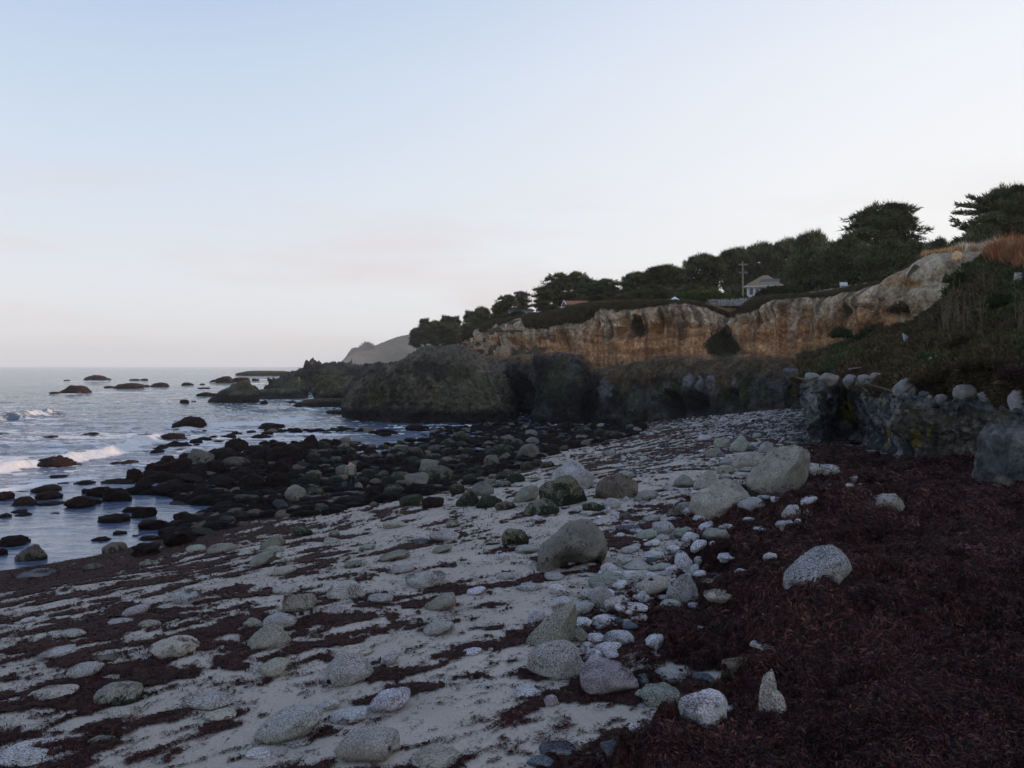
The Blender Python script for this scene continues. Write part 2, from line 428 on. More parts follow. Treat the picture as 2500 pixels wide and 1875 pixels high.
beach = link('beach', mesh_np('beach', np.vstack([V, V2]), np.vstack([F1, F2]), m_sand, col=np.vstack([col.reshape(-1, 3), np.tile(cSand, (len(V2), 1))])))
tag(beach, 'pale grey sand beach sloping down to the sea', 'beach', kind='structure')
print('beach', len(V))

# ------------------------------------------------------------------ sea
def pline_px(pts, d=None):
    out = []
    for px, py in pts:
        dd = CAMZ * F / (py - 893.0); out.append(((px - 1250) / F * dd, dd))
    return np.array(out)
US = np.concatenate([np.linspace(-3.0, -.72, 60, endpoint=False), np.linspace(-.72, .12, 620, endpoint=False), np.linspace(.12, 3.0, 30)])
DS = np.concatenate([np.exp(np.linspace(math.log(14), math.log(300), 560, endpoint=False)), np.exp(np.linspace(math.log(300), math.log(5200), 70))])
SU, SD = np.meshgrid(US, DS); sx, sy = SU * SD, SD
fade = 1 / (1 + (SD / 420) ** 2)
near = sstep(26, 75, SD)
zz = (.10 * fbm(sx * .06 + .3 * sy * .06, sy * .16, o=3, seed=101) * near + .21 * fbm(sx * .35, sy * .8, o=5, seed=102, gain=.6) * (.15 + .85 * near) + .012 * fbm(sx * 2.2, sy * 4, o=2, seed=103)) * fade
zz = zz + .16 * fbm(sx * .03, sy * .09, o=3, seed=104) * sstep(90, 200, SD) * fade * 1.4
foam = np.zeros(sx.shape)
fn = fbm(sx * .8, sy * 2.2, o=5, seed=110); fn2 = fbm(sx * .22, sy * .8, o=4, seed=111)
def breaker(pts, hgt, wid, f0, f1, back=1.0):
    """a wave running along a line: steep foamy front towards the beach, long back towards the sea"""
    global zz, foam
    P = pline_px(pts)
    d = sdf_line(sx, sy, P) + .35 * wid * fbm(sx * .35, sy * .35, o=3, seed=120)
    t0 = P[0]; t1 = P[-1]; ax = (t1 - t0) / np.linalg.norm(t1 - t0); L = np.linalg.norm(t1 - t0)
    s = ((sx - t0[0]) * ax[0] + (sy - t0[1]) * ax[1]) / L
    end = sstep(-.06, .05, s) * sstep(1.08, .86, s)
    # d > 0 is the landward side for lines drawn left to right in the picture
    prof = np.where(d > 0, np.exp(-(d / (wid * .45)) ** 2), np.exp(-(d / (wid * back)) ** 2))
    zz = zz + hgt * prof * end * (.85 + .3 * fbm(sx * .5, sy * .5, o=2, seed=121))
    fo = sstep(-.25 * wid, .05 * wid, d) * sstep(wid * 1.2, wid * .35, d) * end * f0
    foam = np.maximum(foam, fo * (.75 + .8 * fn))
    tr = sstep(-6 * wid, -.2 * wid, d) * sstep(wid * 2.6, wid * .5, d) * end * f1
    foam = np.maximum(foam, tr * sstep(.0, .45, fn2 + .5 * fn + .12))
breaker([(-260, 1190), (0, 1150), (160, 1128), (280, 1102), (385, 1066)], .62, 1.9, 1.5, 1.0)
breaker([(440, 1050), (500, 1044), (560, 1040), (650, 1034), (755, 1020)], .45, 2.0, 1.4, .8)
breaker([(-200, 1022), (0, 1024), (60, 1016), (170, 1010)], .95, 3.0, .55, .2, 1.6)
breaker([(-200, 1215), (0, 1200), (80, 1188), (130, 1178), (250, 1163)], .18, .7, 1.4, .9)
breaker([(590, 1008), (660, 1005), (800, 1000)], .5, 2.0, .12, .1, 1.4)
for pts, f_ in [([(130, 929), (200, 931), (330, 930)], .8), ([(215, 958), (300, 957), (380, 959)], .8), ([(0, 932), (140, 930)], .15), ([(380, 926), (430, 927)], .7), ([(120, 960), (160, 962)], .8),
                ([(465, 912), (540, 913), (600, 914)], 1.0), ([(470, 949), (500, 951), (530, 952)], .9), ([(600, 938), (640, 935)], .9), ([(410, 956), (440, 957)], .5), ([(620, 928), (700, 925)], .9)]:
    P = pline_px(pts); d = np.abs(sdf_line(sx, sy, P)); w = P[:, 1].mean() * .022
    foam = np.maximum(foam, f_ * sstep(w, w * .2, d + w * .7 * fn))
# thin foam lace over the shallows
lace = 1.25 * sstep(.06, .36, fn2 * .7 + .55 * fn) * sstep(45, 62, SD) * sstep(100, 76, SD) * sstep(-16, -26, sx)
lace = np.maximum(lace * 1.0, sstep(.16, .40, fn2 * .6 + .5 * fn) * sstep(75, 95, SD) * sstep(300, 120, SD) * 1.1)
lace = np.maximum(lace, .9 * 1.2 * sstep(.06, .34, fn2 * .6 + .5 * fn + .1) * np.exp(-((SD - 82) / 22) ** 2) * sstep(-14, -24, sx))
foam = np.maximum(foam, lace)
# foam round the stranded rocks at the water's edge
foam = np.clip(foam, 0, 1)
far = sstep(60, 150, SD)[..., None]
wc = np.array([.085, .115, .195]) * (1 - far) + np.array([.065, .105, .130]) * far
V = np.stack([sx, sy, zz], -1).reshape(-1, 3)
me = mesh_np('sea', V, grid_faces(*sx.shape), None, col=wc.reshape(-1, 3))
a = me.attributes.new('foam', 'FLOAT', 'POINT'); a.data.foreach_set('value', foam.ravel().astype(np.float32))
m_sea, n, b = mat('sea_water'); nb = NB(n); co = nb.coord()
at_ = nb.new('ShaderNodeAttribute'); at_.attribute_name = 'col'; fo = nb.new('ShaderNodeAttribute'); fo.attribute_name = 'foam'
mpn = nb.new('ShaderNodeMapping'); mpn.inputs['Scale'].default_value = (.55, 1.25, 1.0); nb.link(co, mpn.inputs[0])
fd = nb.noise(2.2, 8, .7, mpn.outputs[0], .8)
ff = nb.rng(nb.math('ADD', fo.outputs['Fac'], nb.math('MULTIPLY', nb.math('SUBTRACT', fd, .5), 1.5)), .27, .54)
ff = nb.math('MULTIPLY', ff, nb.rng(fo.outputs['Fac'], .02, .12))
nb.link(nb.mix(ff, at_.outputs['Color'], (.72, .72, .72)), b.inputs['Base Color'])
nb.link(nb.rng(ff, 0, 1, .09, .8), b.inputs['Roughness'])
b.inputs['IOR'].default_value = 1.40
w1 = nb.noise(1.1, 6, .6, mpn.outputs[0], .4); w2 = nb.noise(.22, 4, .55, mpn.outputs[0]); w3 = nb.noise(6, 4, .6, mpn.outputs[0])
cd = nb.new('ShaderNodeSeparateXYZ'); nb.link(co, cd.inputs[0])
calm = nb.rng(cd.outputs['Y'], 34, 80, .16, 1.0)
hh = nb.math('ADD', nb.math('MULTIPLY', w1, .42), nb.math('ADD', nb.math('MULTIPLY', w2, .75), nb.math('MULTIPLY', w3, .03)))
hh = nb.math('MULTIPLY', hh, calm)
hh = nb.math('ADD', hh, nb.math('MULTIPLY', ff, .08))
nb.bump(hh, 1.0, 1.0, b)
me.materials.append(m_sea)
sea = link('sea', me); tag(sea, 'blue grey sea with foam lines and small breaking waves', 'sea', kind='structure')

# ------------------------------------------------------------------ seaweed on the sand and the bank of piled kelp
RED = np.array([(.072, .031, .029), (.050, .023, .023), (.100, .034, .029), (.034, .019, .019), (.020, .016, .017), (.125, .062, .038), (.070, .055, .030), (.050, .034, .040)])
RW = np.array([.28, .24, .12, .15, .11, .05, .02, .03])
onsand = (GW > 0) & (GKM < .6) & (GH0 > .02) & (np.abs(GX / GY) < 1.0)
kq = onsand[:-1, :-1] & onsand[1:, :-1] & onsand[:-1, 1:] & onsand[1:, 1:]
wth = .008 + .045 * np.clip(GW, 0, .5) + .022 * np.clip(fbm(GX * 9, GY * 9, o=3, seed=81) + .3, 0, 1)
Vw = np.stack([GX, GY, GH0 + wth], -1).reshape(-1, 3)
Fw = grid_faces(*GX.shape, keep=kq)
kk = (GKM > .04)
kq2 = kk[:-1, :-1] & kk[1:, :-1] & kk[:-1, 1:] & kk[1:, 1:]
Vk = np.stack([GX, GY, GH + .01], -1).reshape(-1, 3)
Fk = grid_faces(*GX.shape, keep=kq2)
def compact(V, Fc):
    u, inv = np.unique(Fc, return_inverse=True)
    return V[u], inv.reshape(Fc.shape), u
cn_ = (fbm(GX * 6, GY * 6, o=3, seed=82) * .5 + .5).reshape(-1, 1)
wcol = np.array([.016, .007, .007]) * (1 - cn_) + np.array([.040, .014, .012]) * cn_
Vw, Fw, uw = compact(Vw, Fw); Vk, Fk, uk = compact(Vk, Fk)
gxx = np.gradient(np.stack([GX, GY, GH], -1), axis=1); gyy = np.gradient(np.stack([GX, GY, GH], -1), axis=0)
GN = np.cross(gxx, gyy); GN /= np.linalg.norm(GN, axis=2, keepdims=True) + 1e-12
def gslope(P):
    ci = np.clip(np.searchsorted(UF, P[:, 0] / P[:, 1]), 0, len(UF) - 1); ri = np.clip(np.searchsorted(DF, P[:, 1]), 0, len(DF) - 1)
    n_ = GN[ri, ci]; z = np.maximum(n_[:, 2], .15); return -n_[:, 0] / z, -n_[:, 1] / z
def flakes(P, size, up=.35, seed=1, nrm=None, length=3.0, lift=.4, slim=False, follow=False):
    """little curled strips, one bent strip of two quads each"""
    r = np.random.default_rng(seed); n_ = len(P)
    ang = 5 * noise(P[:, 0] * 1.6, P[:, 1] * 1.6, seed=seed) + r.normal(0, .75, n_); tilt = r.normal(0, up, n_)
    d = np.stack([np.cos(ang) * np.cos(tilt), np.sin(ang) * np.cos(tilt), np.sin(tilt)], -1)
    s = np.stack([-np.sin(ang), np.cos(ang), r.normal(0, .22 if follow else .5, n_)], -1)
    if follow:
        gx_, gy_ = gslope(P); d[:, 2] += d[:, 0] * gx_ + d[:, 1] * gy_; s[:, 2] += s[:, 0] * gx_ + s[:, 1] * gy_
        d /= np.linalg.norm(d, axis=1, keepdims=True)
    s /= np.linalg.norm(s, axis=1, keepdims=True)
    L = (size * r.uniform(.6, 1.5, n_) * length / 3)[:, None]; Wd = (size * r.uniform(.07, .22, n_))[:, None]
    c = P + np.array([0, 0, 1]) * (size * lift * r.uniform(0, 1, n_))[:, None]
    bend = np.array([0, 0, 1]) * (L * r.uniform(-.15, .35, n_)[:, None])
    if slim:
        a0 = c - d * L * .5; a1 = c + s * Wd * .6 + bend; e0 = c + d * L * .5; e1 = c - s * Wd * .6 + bend * .6
        return np.stack([a0, a1, e0, e1], 1).reshape(-1, 3), np.arange(n_ * 4).reshape(-1, 4)
    sw = s * Wd * r.normal(0, .8, n_)[:, None]
    a0 = c - d * L * .5 - s * Wd * .5; a1 = c - d * L * .5 + s * Wd * .5
    b0 = c + bend - s * Wd * .6 + sw; b1 = c + bend + s * Wd * .6 + sw
    e0 = c + d * L * .5 - s * Wd * .3; e1 = c + d * L * .5 + s * Wd * .3
    V = np.stack([a0, a1, b0, b1, e0, e1], 1).reshape(-1, 3)
    i = np.arange(n_)[:, None] * 6
    Fc = np.concatenate([i + np.array([0, 1, 3, 2]), i + np.array([2, 3, 5, 4])])
    return V, Fc
def rcol(n_, k, seed):
    r = np.random.default_rng(seed)
    c = RED[r.choice(len(RED), n_, p=RW / RW.sum())] * 1.05 * r.uniform(.35, 1.65, (n_, 1)) * (1 + .75 * fbm(P[:, 0] * 1.1, P[:, 1] * 1.1, o=4, seed=88))[:, None]
    return np.repeat(c, k, axis=0)
# sand weed flakes
r = np.random.default_rng(31)
N = 900000
Pp = at_many(r.uniform(-80, 2580, N), 1030 + 900 * r.uniform(0, 1, N) ** .85)
w_ = wrack(Pp[:, 0], Pp[:, 1]); km = kmask(Pp[:, 0], Pp[:, 1])
h0 = H0(Pp[:, 0], Pp[:, 1])
keep = (w_ > r.normal(-.03, .07, N)) & (km < .5) & (h0 > .03) & (Pp[:, 1] < 90) | ((r.random(N) < .006) & (km < .5) & (h0 > .2) & (Pp[:, 1] < 60))
P = Pp[keep]; P[:, 2] = h0[keep] + .004 + .02 * np.clip(w_[keep] * 1.5, 0, 1)
size = .030 * np.maximum(1, P[:, 1] / 10) ** .8 * np.random.default_rng(3).choice([.7, 1, 1.4, 2.0], len(P), p=[.4, .35, .2, .05])
V1, Q1 = flakes(P, size, up=.32, seed=5, lift=.6, slim=True)
cc1 = rcol(len(P), 4, 8)
allV = np.vstack([Vw, V1]); allF = np.vstack([Fw, Q1 + len(Vw)]); allC = np.vstack([wcol[uw], cc1])
sw = link('seaweed', mesh_np('seaweed', allV, allF, m_wrack, smooth=False, col=allC))
tag(sw, 'dark red seaweed strewn in streaks over the pale sand', 'seaweed', kind='stuff')
# kelp bank flakes
N = 1250000
Pp = at_many(r.uniform(1280, 2620, N), r.uniform(1050, 1960, N))
ks = ksd(Pp[:, 0], Pp[:, 1]); km = sstep(-.15, .75, ks)
halo = sstep(-1.6, .1, ks) * sstep(-.05, .22, fbm(Pp[:, 0] * 2.2, Pp[:, 1] * 2.2, o=4, seed=43, gain=.6))
keep = ((km > r.uniform(.02, .4, N)) | (halo * .85 > r.random(N))) & (Pp[:, 1] < 60)
P = Pp[keep]; P[:, 2] = H(P[:, 0], P[:, 1]) + .005
size = .023 * np.maximum(1, P[:, 1] / 8) ** .85 * np.random.default_rng(4).choice([.6, 1, 1.7, 3.2], len(P), p=[.4, .38, .16, .06])
V1, Q1 = flakes(P, size, up=.22, seed=6, lift=.9, slim=True, follow=True)
cc1 = rcol(len(P), 4, 9)
kb = link('seaweed_bank', mesh_np('seaweed_bank', np.vstack([Vk, V1]), np.vstack([Fk, Q1 + len(Vk)]), m_wrack, smooth=False, col=np.vstack([wcol[uk] * .8, cc1])))
tag(kb, 'thick heaped bank of dark reddish brown seaweed at the foot of the rock ledge', 'seaweed', kind='stuff')
print('weed', len(allV), len(V1))

# ------------------------------------------------------------------ cliffs, headlands, slopes as curtains of control points
def cr_interp(A, n):
    """Catmull-Rom along axis 0 to n samples (endpoints kept)"""
    m = len(A); t = np.linspace(0, m - 1, n); i = np.clip(np.floor(t).astype(int), 0, m - 2); f = (t - i).reshape((-1,) + (1,) * (A.ndim - 1))
    p0 = A[np.maximum(i - 1, 0)]; p1 = A[i]; p2 = A[i + 1]; p3 = A[np.minimum(i + 2, m - 1)]
    return .5 * ((2 * p1) + (-p0 + p2) * f + (2 * p0 - 5 * p1 + 4 * p2 - p3) * f ** 2 + (-p0 + 3 * p1 - 3 * p2 + p3) * f ** 3)
def conv(p):
    return np.array(p[1:], float) if p[0] == 'w' else px2w(*p)
def sheet(cols, nu, nv, disp=None):
    A = np.array([[conv(p) for p in c] for c in cols])
    G = cr_interp(cr_interp(A, nu).transpose(1, 0, 2), nv)        # (nv, nu, 3)
    gu = np.gradient(G, axis=1); gv = np.gradient(G, axis=0)
    N_ = np.cross(gu, gv); N_ /= np.linalg.norm(N_, axis=2, keepdims=True) + 1e-9
    tv = np.linspace(0, A.shape[1] - 1, nv)[:, None] * np.ones((1, nu)); tu = np.linspace(0, len(cols) - 1, nu)[None] * np.ones((nv, 1))
    return G, N_, tu, tv
def facing(G, N_):
    """make normals point to the camera side"""
    k = max(2, int(len(G) * .6))
    s = np.sign(((np.array([0, 0, CAMZ]) - G[:k]) * N_[:k]).sum(-1).mean())
    return N_ * s
def lerp(a, b_, t):
    t = np.asarray(t)[..., None]; return np.asarray(a) * (1 - t) + np.asarray(b_) * t

# the ochre cliff: each column (foot, top of dark rock, back of its step, middle, lip), picture px, py and distance
CL = [
 [(1050,940,262),(1060,890,263),(1060,872,266),(1065,862,268),(1075,850,270)],
 [(1105,960,190),(1105,892,192),(1105,882,194),(1108,866,196),(1118,846,203)],
 [(1175,990,150),(1175,885,152),(1175,868,155),(1176,835,158),(1180,796,165)],
 [(1243,1000,128),(1243,885,130),(1243,865,135),(1245,825,141),(1250,779,147)],
 [(1290,1008,113),(1290,886,114),(1290,868,124),(1292,825,131),(1297,769,138)],
 [(1345,1008,104),(1345,882,106),(1345,872,116),(1350,825,123),(1355,762,129)],
 [(1410,1010,101),(1410,886,103),(1410,872,112),(1412,820,116),(1412,747,121)],
 [(1457,1012,102),(1457,905,103),(1457,880,108),(1460,815,112),(1460,741,114)],
 [(1550,1012,98),(1550,890,99),(1550,865,102),(1555,800,105),(1560,737,107)],
 [(1661,1008,93),(1661,890,94),(1661,860,98),(1661,800,102),(1661,737,105)],
 [(1715,1005,91),(1715,888,92),(1720,858,97),(1722,800,103),(1720,745,106)],
 [(1765,1003,90),(1768,885,91),(1775,855,98),(1788,812,106),(1797,772,112)],
 [(1815,999,88),(1815,880,89),(1815,855,93),(1825,800,98),(1840,731,102)],
 [(1890,995,86),(1890,880,87),(1900,850,90),(1910,790,94),(1925,724,97)],
 [(1950,995,84),(1955,880,85),(1960,850,88),(1990,780,91),(2010,717,94)],
 [(2010,990,76),(2040,890,78),(2060,850,82),(2090,770,84),(2110,700,86)],
 [(2080,990,66),(2120,880,70),(2150,830,74),(2180,750,76),(2196,684,78)],
 [(2130,990,58),(2170,890,60),(2200,830,62),(2212,740,63),(2222,652,65)],
 [(2200,990,54),(2230,890,56),(2250,830,58),(2258,720,59),(2272,622,61)],
 [(2300,990,50),(2320,890,52),(2340,800,54),(2370,700,56),(2390,613,59)],
 [(2400,990,46),(2420,890,48),(2440,780,50),(2470,690,53),(2485,603,56)],
 [(2650,990,40),(2660,890,42),(2680,750,44),(2690,650,46),(2700,575,50)],
 [(3200,990,32),(3200,890,33),(3200,700,35),(3200,600,38),(3200,500,41)],
]
cols = []
for c in CL:
    c = [c[0]] + [(p[0], p[1] + (11 if p[0] > 1440 else 0), p[2]) for p in c[1:3]] + c[3:]
    if 1235 < c[-1][0] < 2005: c = c[:-1] + [(c[-1][0], c[-1][1] + 1, c[-1][2])]
    w = [px2w(*p) for p in c]
    w[0][2] = min(w[0][2], float(H0(w[0][0], w[0][1])) - .8, -.0 if c[0][2] > 110 else 99)
    lipx, lipy, lipz = w[-1]
    k = min(1.0, max(0.0, (c[-1][0] - 1050) / 200.0))
    w.append(np.array([lipx + 10, lipy + 12, lipz - .1])); w.append(np.array([lipx + 45, lipy + 55, lipz + 1.2 + 1.5 * k])); w.append(np.array([lipx + 160, lipy + 130, lipz + 9]))
    cols.append([('w', *q) for q in w])
G, N_, tu, tv = sheet(cols, 1000, 300)
# finer rows on the face than on the plateau
tvn = np.concatenate([np.linspace(0, 4.25, 262), np.linspace(4.3, 7, 38)])
A = np.array([[conv(p) for p in c] for c in cols])
Gu = cr_interp(A, 1000).transpose(1, 0, 2)
def cr_at(A, t):
    m = len(A); i = np.clip(np.floor(t).astype(int), 0, m - 2); f = (t - i).reshape((-1,) + (1,) * (A.ndim - 1))
    p0 = A[np.maximum(i - 1, 0)]; p1 = A[i]; p2 = A[i + 1]; p3 = A[np.minimum(i + 2, m - 1)]
    return .5 * ((2 * p1) + (-p0 + p2) * f + (2 * p0 - 5 * p1 + 4 * p2 - p3) * f ** 2 + (-p0 + 3 * p1 - 3 * p2 + p3) * f ** 3)
G = cr_at(Gu, tvn); tv = tvn[:, None] * np.ones((1, 1000))
gu = np.gradient(G, axis=1); gv = np.gradient(G, axis=0); N_ = np.cross(gu, gv); N_ /= np.linalg.norm(N_, axis=2, keepdims=True) + 1e-9
N_ = facing(G, N_)
X, Y, Z = G[..., 0], G[..., 1], G[..., 2]
s_ = np.cumsum(np.concatenate([[0], np.linalg.norm(np.diff(G[120, :, :2], axis=0), axis=1)]))[None] * np.ones((len(tvn), 1))   # length along the cliff
face = sstep(0, .15, tv) * sstep(4.3, 3.95, tv)
_px0 = w2px(G)[0]
dlow = sstep(1430, 1520, _px0)
dark = sstep(1.25 - .30 * dlow, .95 - .38 * dlow, tv + (.12 + .16 * dlow) * fbm(s_ * .25, Z * .2, o=4, seed=200))
gul = ridged(s_ * .16 + .05 * Z, Z * .05, o=3, seed=201)
gul2 = ridged(s_ * .75 + .5 * fbm(s_ * .2, Z * .3, o=2, seed=208), Z * .12, o=3, seed=202)
lump = fbm(X * .16, Y * .16, Z * .2, o=5, seed=203)
lump2 = fbm(X * .6, Y * .6, Z * .5, o=4, seed=204)
up = 1 - dark
D = face * (dark * (2.2 * lump + .75 * lump2 + .8 * ridged(X * .3, Y * .3, Z * .12, o=3, seed=205)) + up * (1.5 * gul * sstep(2.0, 3.2, tv) + .95 * gul2 * sstep(2.0, 2.8, tv) + .9 * lump + .35 * lump2))
# benches in the ochre layers
D = D + face * up * .12 * np.sin(Z * 3.2 + 1.5 * fbm(s_ * .1, Z * .2, o=2, seed=206))
# caves at the foot
PXc, PYc = w2px(G)
for cx, cy, rx, ry, dp in [(1275, 985, 26, 52, 5), (1700, 985, 26, 22, 3.5), (1635, 985, 22, 26, 3), (1437, 1000, 12, 40, 2.5), (1790, 970, 14, 25, 1.5)]:
    D = D - dp * np.exp(-(((PXc - cx) / rx) ** 2 + ((PYc - cy) / ry) ** 2) ** 1.5) * face
plat = sstep(4.1, 4.6, tv)
D = D * (1 - .93 * sstep(3.4, 3.85, tv) * (tv < 4.6))
G2 = G + N_ * D[..., None]; G2[..., 2] += plat * .35 * fbm(X * .15, Y * .15, o=4, seed=207)
# colours of the ground itself
jag = .55 * gul2 + .45 * fbm(s_ * 1.6, Z * .12, o=3, seed=210)
nz = fbm(X * .3, Y * .3, Z * .3, o=5, seed=211); nzf = fbm(X * 1.4, Y * 1.4, Z * 1.4, o=4, seed=212)
c_dark = lerp((.026, .025, .023), (.105, .100, .092), sstep(-.35, .5, nz + .7 * nzf))
c_dark = lerp(c_dark, (.060, .062, .030), .7 * sstep(.1, .45, fbm(X * .35, Y * .35, Z * .2, o=3, seed=213)))
c_scrub = lerp((.060, .044, .026), (.110, .078, .045), sstep(-.4, .4, nzf))
c_och = lerp((.16, .072, .030), (.31, .170, .080), sstep(-.45, .45, fbm(s_ * .15, Z * 1.5, o=4, seed=214) + .4 * nzf))
c_buff = lerp((.215, .150, .095), (.385, .295, .20), sstep(-.4, .4, nzf + .5 * jag))
c_veg = lerp((.030, .028, .016), (.060, .050, .026), sstep(-.3, .4, nzf))
c_grass = lerp((.13, .090, .045), (.22, .15, .08), sstep(-.4, .4, nzf))
col = c_och * np.ones_like(G)
col = lerp(col, c_buff, sstep(-.12, .15, tv - 3.30 + .85 * jag + .15 * nz))
col = col * (1 + .75 * fbm(s_ * 1.9, Z * .10 + .6 * gul2, o=3, seed=230))[..., None] * (1 + .14 * fbm(s_ * .08, Z * 2.2 + .8 * nz, o=4, seed=231))[..., None]
left = sstep(1480, 1340, PXc)
streak = sstep(.05, .25, fbm(s_ * .12 - Z * .35, s_ * .03 + Z * .5, o=4, seed=215))     # debris tongues running down to the left
col = lerp(col, c_buff * .9, left * streak * .8 * sstep(1.6, 2.2, tv))
drip = sstep(.12, .3, fbm(s_ * 1.0, Z * .05 + 3, o=3, seed=232)) * sstep(2.3, 3.0, tv)
col = lerp(col, c_buff, .8 * drip * sstep(2195, 2150, PXc))
line = sstep(.2, .36, fbm(s_ * .85 + 40, Z * .05, o=3, seed=233) - .12 * sstep(3.3, 2.4, tv)) * sstep(2.0, 2.8, tv)
col = col * (1 - .6 * line)[..., None]
streak2 = sstep(.08, .2, fbm(s_ * .14 - Z * .42 + 9, s_ * .04 + Z * .55, o=4, seed=216))
col = lerp(col, c_veg, (left * .9 + .35 * sstep(1880, 1960, PXc) + .55 * sstep(1550, 1500, PXc) * sstep(1400, 1480, PXc)) * streak2 * sstep(1.6, 2.0, tv))
col = lerp(col, c_scrub, sstep(1.95, 1.3, tv + .45 * nz + .25 * lump2) * (1 - left * .5))
gully = np.exp(-((PXc - 1772) / 38) ** 2) * sstep(840, 790, PYc - 40 * nz) * sstep(700, 760, PYc)
bush = np.exp(-((PXc - 1765) / 45) ** 2 - ((PYc - 850) / 36) ** 2) + np.exp(-((PXc - 1560) / 20) ** 2 - ((PYc - 800) / 40) ** 2) * .7
col = lerp(col, c_veg, sstep(.35, .6, bush + .3 * nz))
droop = sstep(0, .10, tv - 3.86 + .02 * sstep(1750, 1650, PXc) - .16 * sstep(1790, 1850, PXc) + .50 * sstep(-.15, .5, fbm(s_ * .10, s_ * 0 + 3.3, o=4, seed=217)) + .13 * jag)
near_r = sstep(2195, 2215, PXc)
col = lerp(col, c_veg, droop * (1 - near_r * .9))
col = lerp(col, c_grass, sstep(4.02, 4.2, tv + .1 * nz))
vr = sstep(2195, 2225, PXc) * sstep(4.05, 3.95, tv)          # the near sandstone corner is plain buff with brown seams
c_ss = lerp((.25, .195, .13), (.36, .295, .21), sstep(-.4, .4, fbm(s_ * .5 + Z * .35, Z * .25, o=4, seed=218)))
c_ss = lerp(c_ss, (.24, .13, .05), .8 * sstep(.18, .5, fbm(s_ * .2, Z * .8 + s_ * .15, o=3, seed=219)))
col = lerp(col, c_ss, vr * sstep(1.7, 2.1, tv))
col = lerp(col, c_veg, vr * sstep(.7, 1.0, np.exp(-((PXc - 2238) / 14) ** 2 - ((PYc - 662) / 26) ** 2) * 1.2 + .25 * nzf))
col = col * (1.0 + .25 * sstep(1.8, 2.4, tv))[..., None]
col = lerp(col, c_dark * .72, dark)
for cx, cy, rx, ry in [(1683, 930, 14, 22), (1708, 935, 10, 26), (1732, 930, 16, 24), (1790, 935, 8, 18), (1480, 950, 22, 28), (1925, 900, 22, 10)]:
    col = lerp(col, (.17, .17, .185), .7 * sstep(.45, .75, np.exp(-(((PXc - cx) / rx) ** 2 + ((PYc - cy) / ry) ** 2)) + .25 * nzf))
for cx, cy, rx, ry in [(1610, 955, 6, 30), (1650, 960, 5, 24), (1765, 965, 7, 20), (1812, 965, 8, 26), (1868, 960, 7, 30), (1930, 960, 5, 22), (1550, 975, 5, 14)]:
    col = lerp(col, (.045, .075, .018), .85 * sstep(.4, .7, np.exp(-(((PXc - cx) / rx) ** 2 + ((PYc - cy) / ry) ** 2)) + .3 * nzf))
crk = sstep(.62, .9, ridged(X * .5 + .4 * nz, Y * .5, Z * .35, o=4, seed=240))[..., None]
col = col * (1 - .65 * crk * dark[..., None])
col = col * (1 - .25 * dark * sstep(5.5, 2.0, Z))[..., None]
wetb = sstep(1.3, .6, Z + .3 * nz)                               # black tide band
col = lerp(col, (.014, .012, .013), wetb)
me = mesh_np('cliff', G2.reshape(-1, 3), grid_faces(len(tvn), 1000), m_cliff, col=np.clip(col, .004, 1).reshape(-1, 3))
cliff = link('cliff', me); tag(cliff, 'ochre and buff earth cliff on dark rock round the cove', 'cliff', kind='structure')
CLG, CLP = G2, (PXc, PYc)
G_CL, N_CL, tv_C = G2, N_ * 1.0, tv * 1.0
W_CL = (droop * (1 - near_r * .85) + .6 * sstep(.35, .6, bush + .3 * nz)) * sstep(4.12, 3.98, tv) * sstep(2.0, 2.2, tv)
W_GR = sstep(3.98, 4.1, tv) * sstep(5.6, 4.6, tv)
def top_z(x, y):
    """height of the plateau near x, y"""
    q = (G2[260::4, ::5, :]).reshape(-1, 3); i = np.argmin((q[:, 0] - x) ** 2 + (q[:, 1] - y) ** 2); return float(q[i, 2])

def rocky(name, cols, nu, nv, amp, fr, seed, mt, colf, label, cat='headland', kind='structure', face_rows=None, crag=0.):
    G, N_, tu, tv = sheet(cols, nu, nv); N_ = facing(G, N_)
    X, Y, Z = G[..., 0], G[..., 1], G[..., 2]
    D = amp * (fbm(X * fr, Y * fr, Z * fr, o=5, seed=seed) + .55 * ridged(X * fr * 2.3, Y * fr * 2.3, Z * fr * 1.6, o=4, seed=seed + 1) - .32) + amp * .45 * np.floor(4 * fbm(X * fr * 2.2, Y * fr * 2.2, Z * fr * 3.2, o=3, seed=seed + 7)) / 4 + amp * .16 * ridged(X * fr * 8, Y * fr * 8, Z * fr * 9, o=3, seed=seed + 8)
    G2 = G + N_ * D[..., None]
    if crag: G2[..., 2] += crag * sstep(tv.max() - 2.2, tv.max() - 1.1, tv) * (ridged(X * fr * 3, Y * fr * 3, o=4, seed=seed + 5))
    c = colf(G2[..., 0], G2[..., 1], G2[..., 2], tv, *w2px(G2))
    o = link(name, mesh_np(name, G2.reshape(-1, 3), grid_faces(nv, nu), mt, col=np.clip(c, .004, 1).reshape(-1, 3)))
    tag(o, label, cat, kind=kind); return o, G2, tv
def pc(rows, zfoot=-1.0):
    w = [px2w(*p) for p in rows]; w[0][2] = zfoot; return [('w', *q) for q in w]
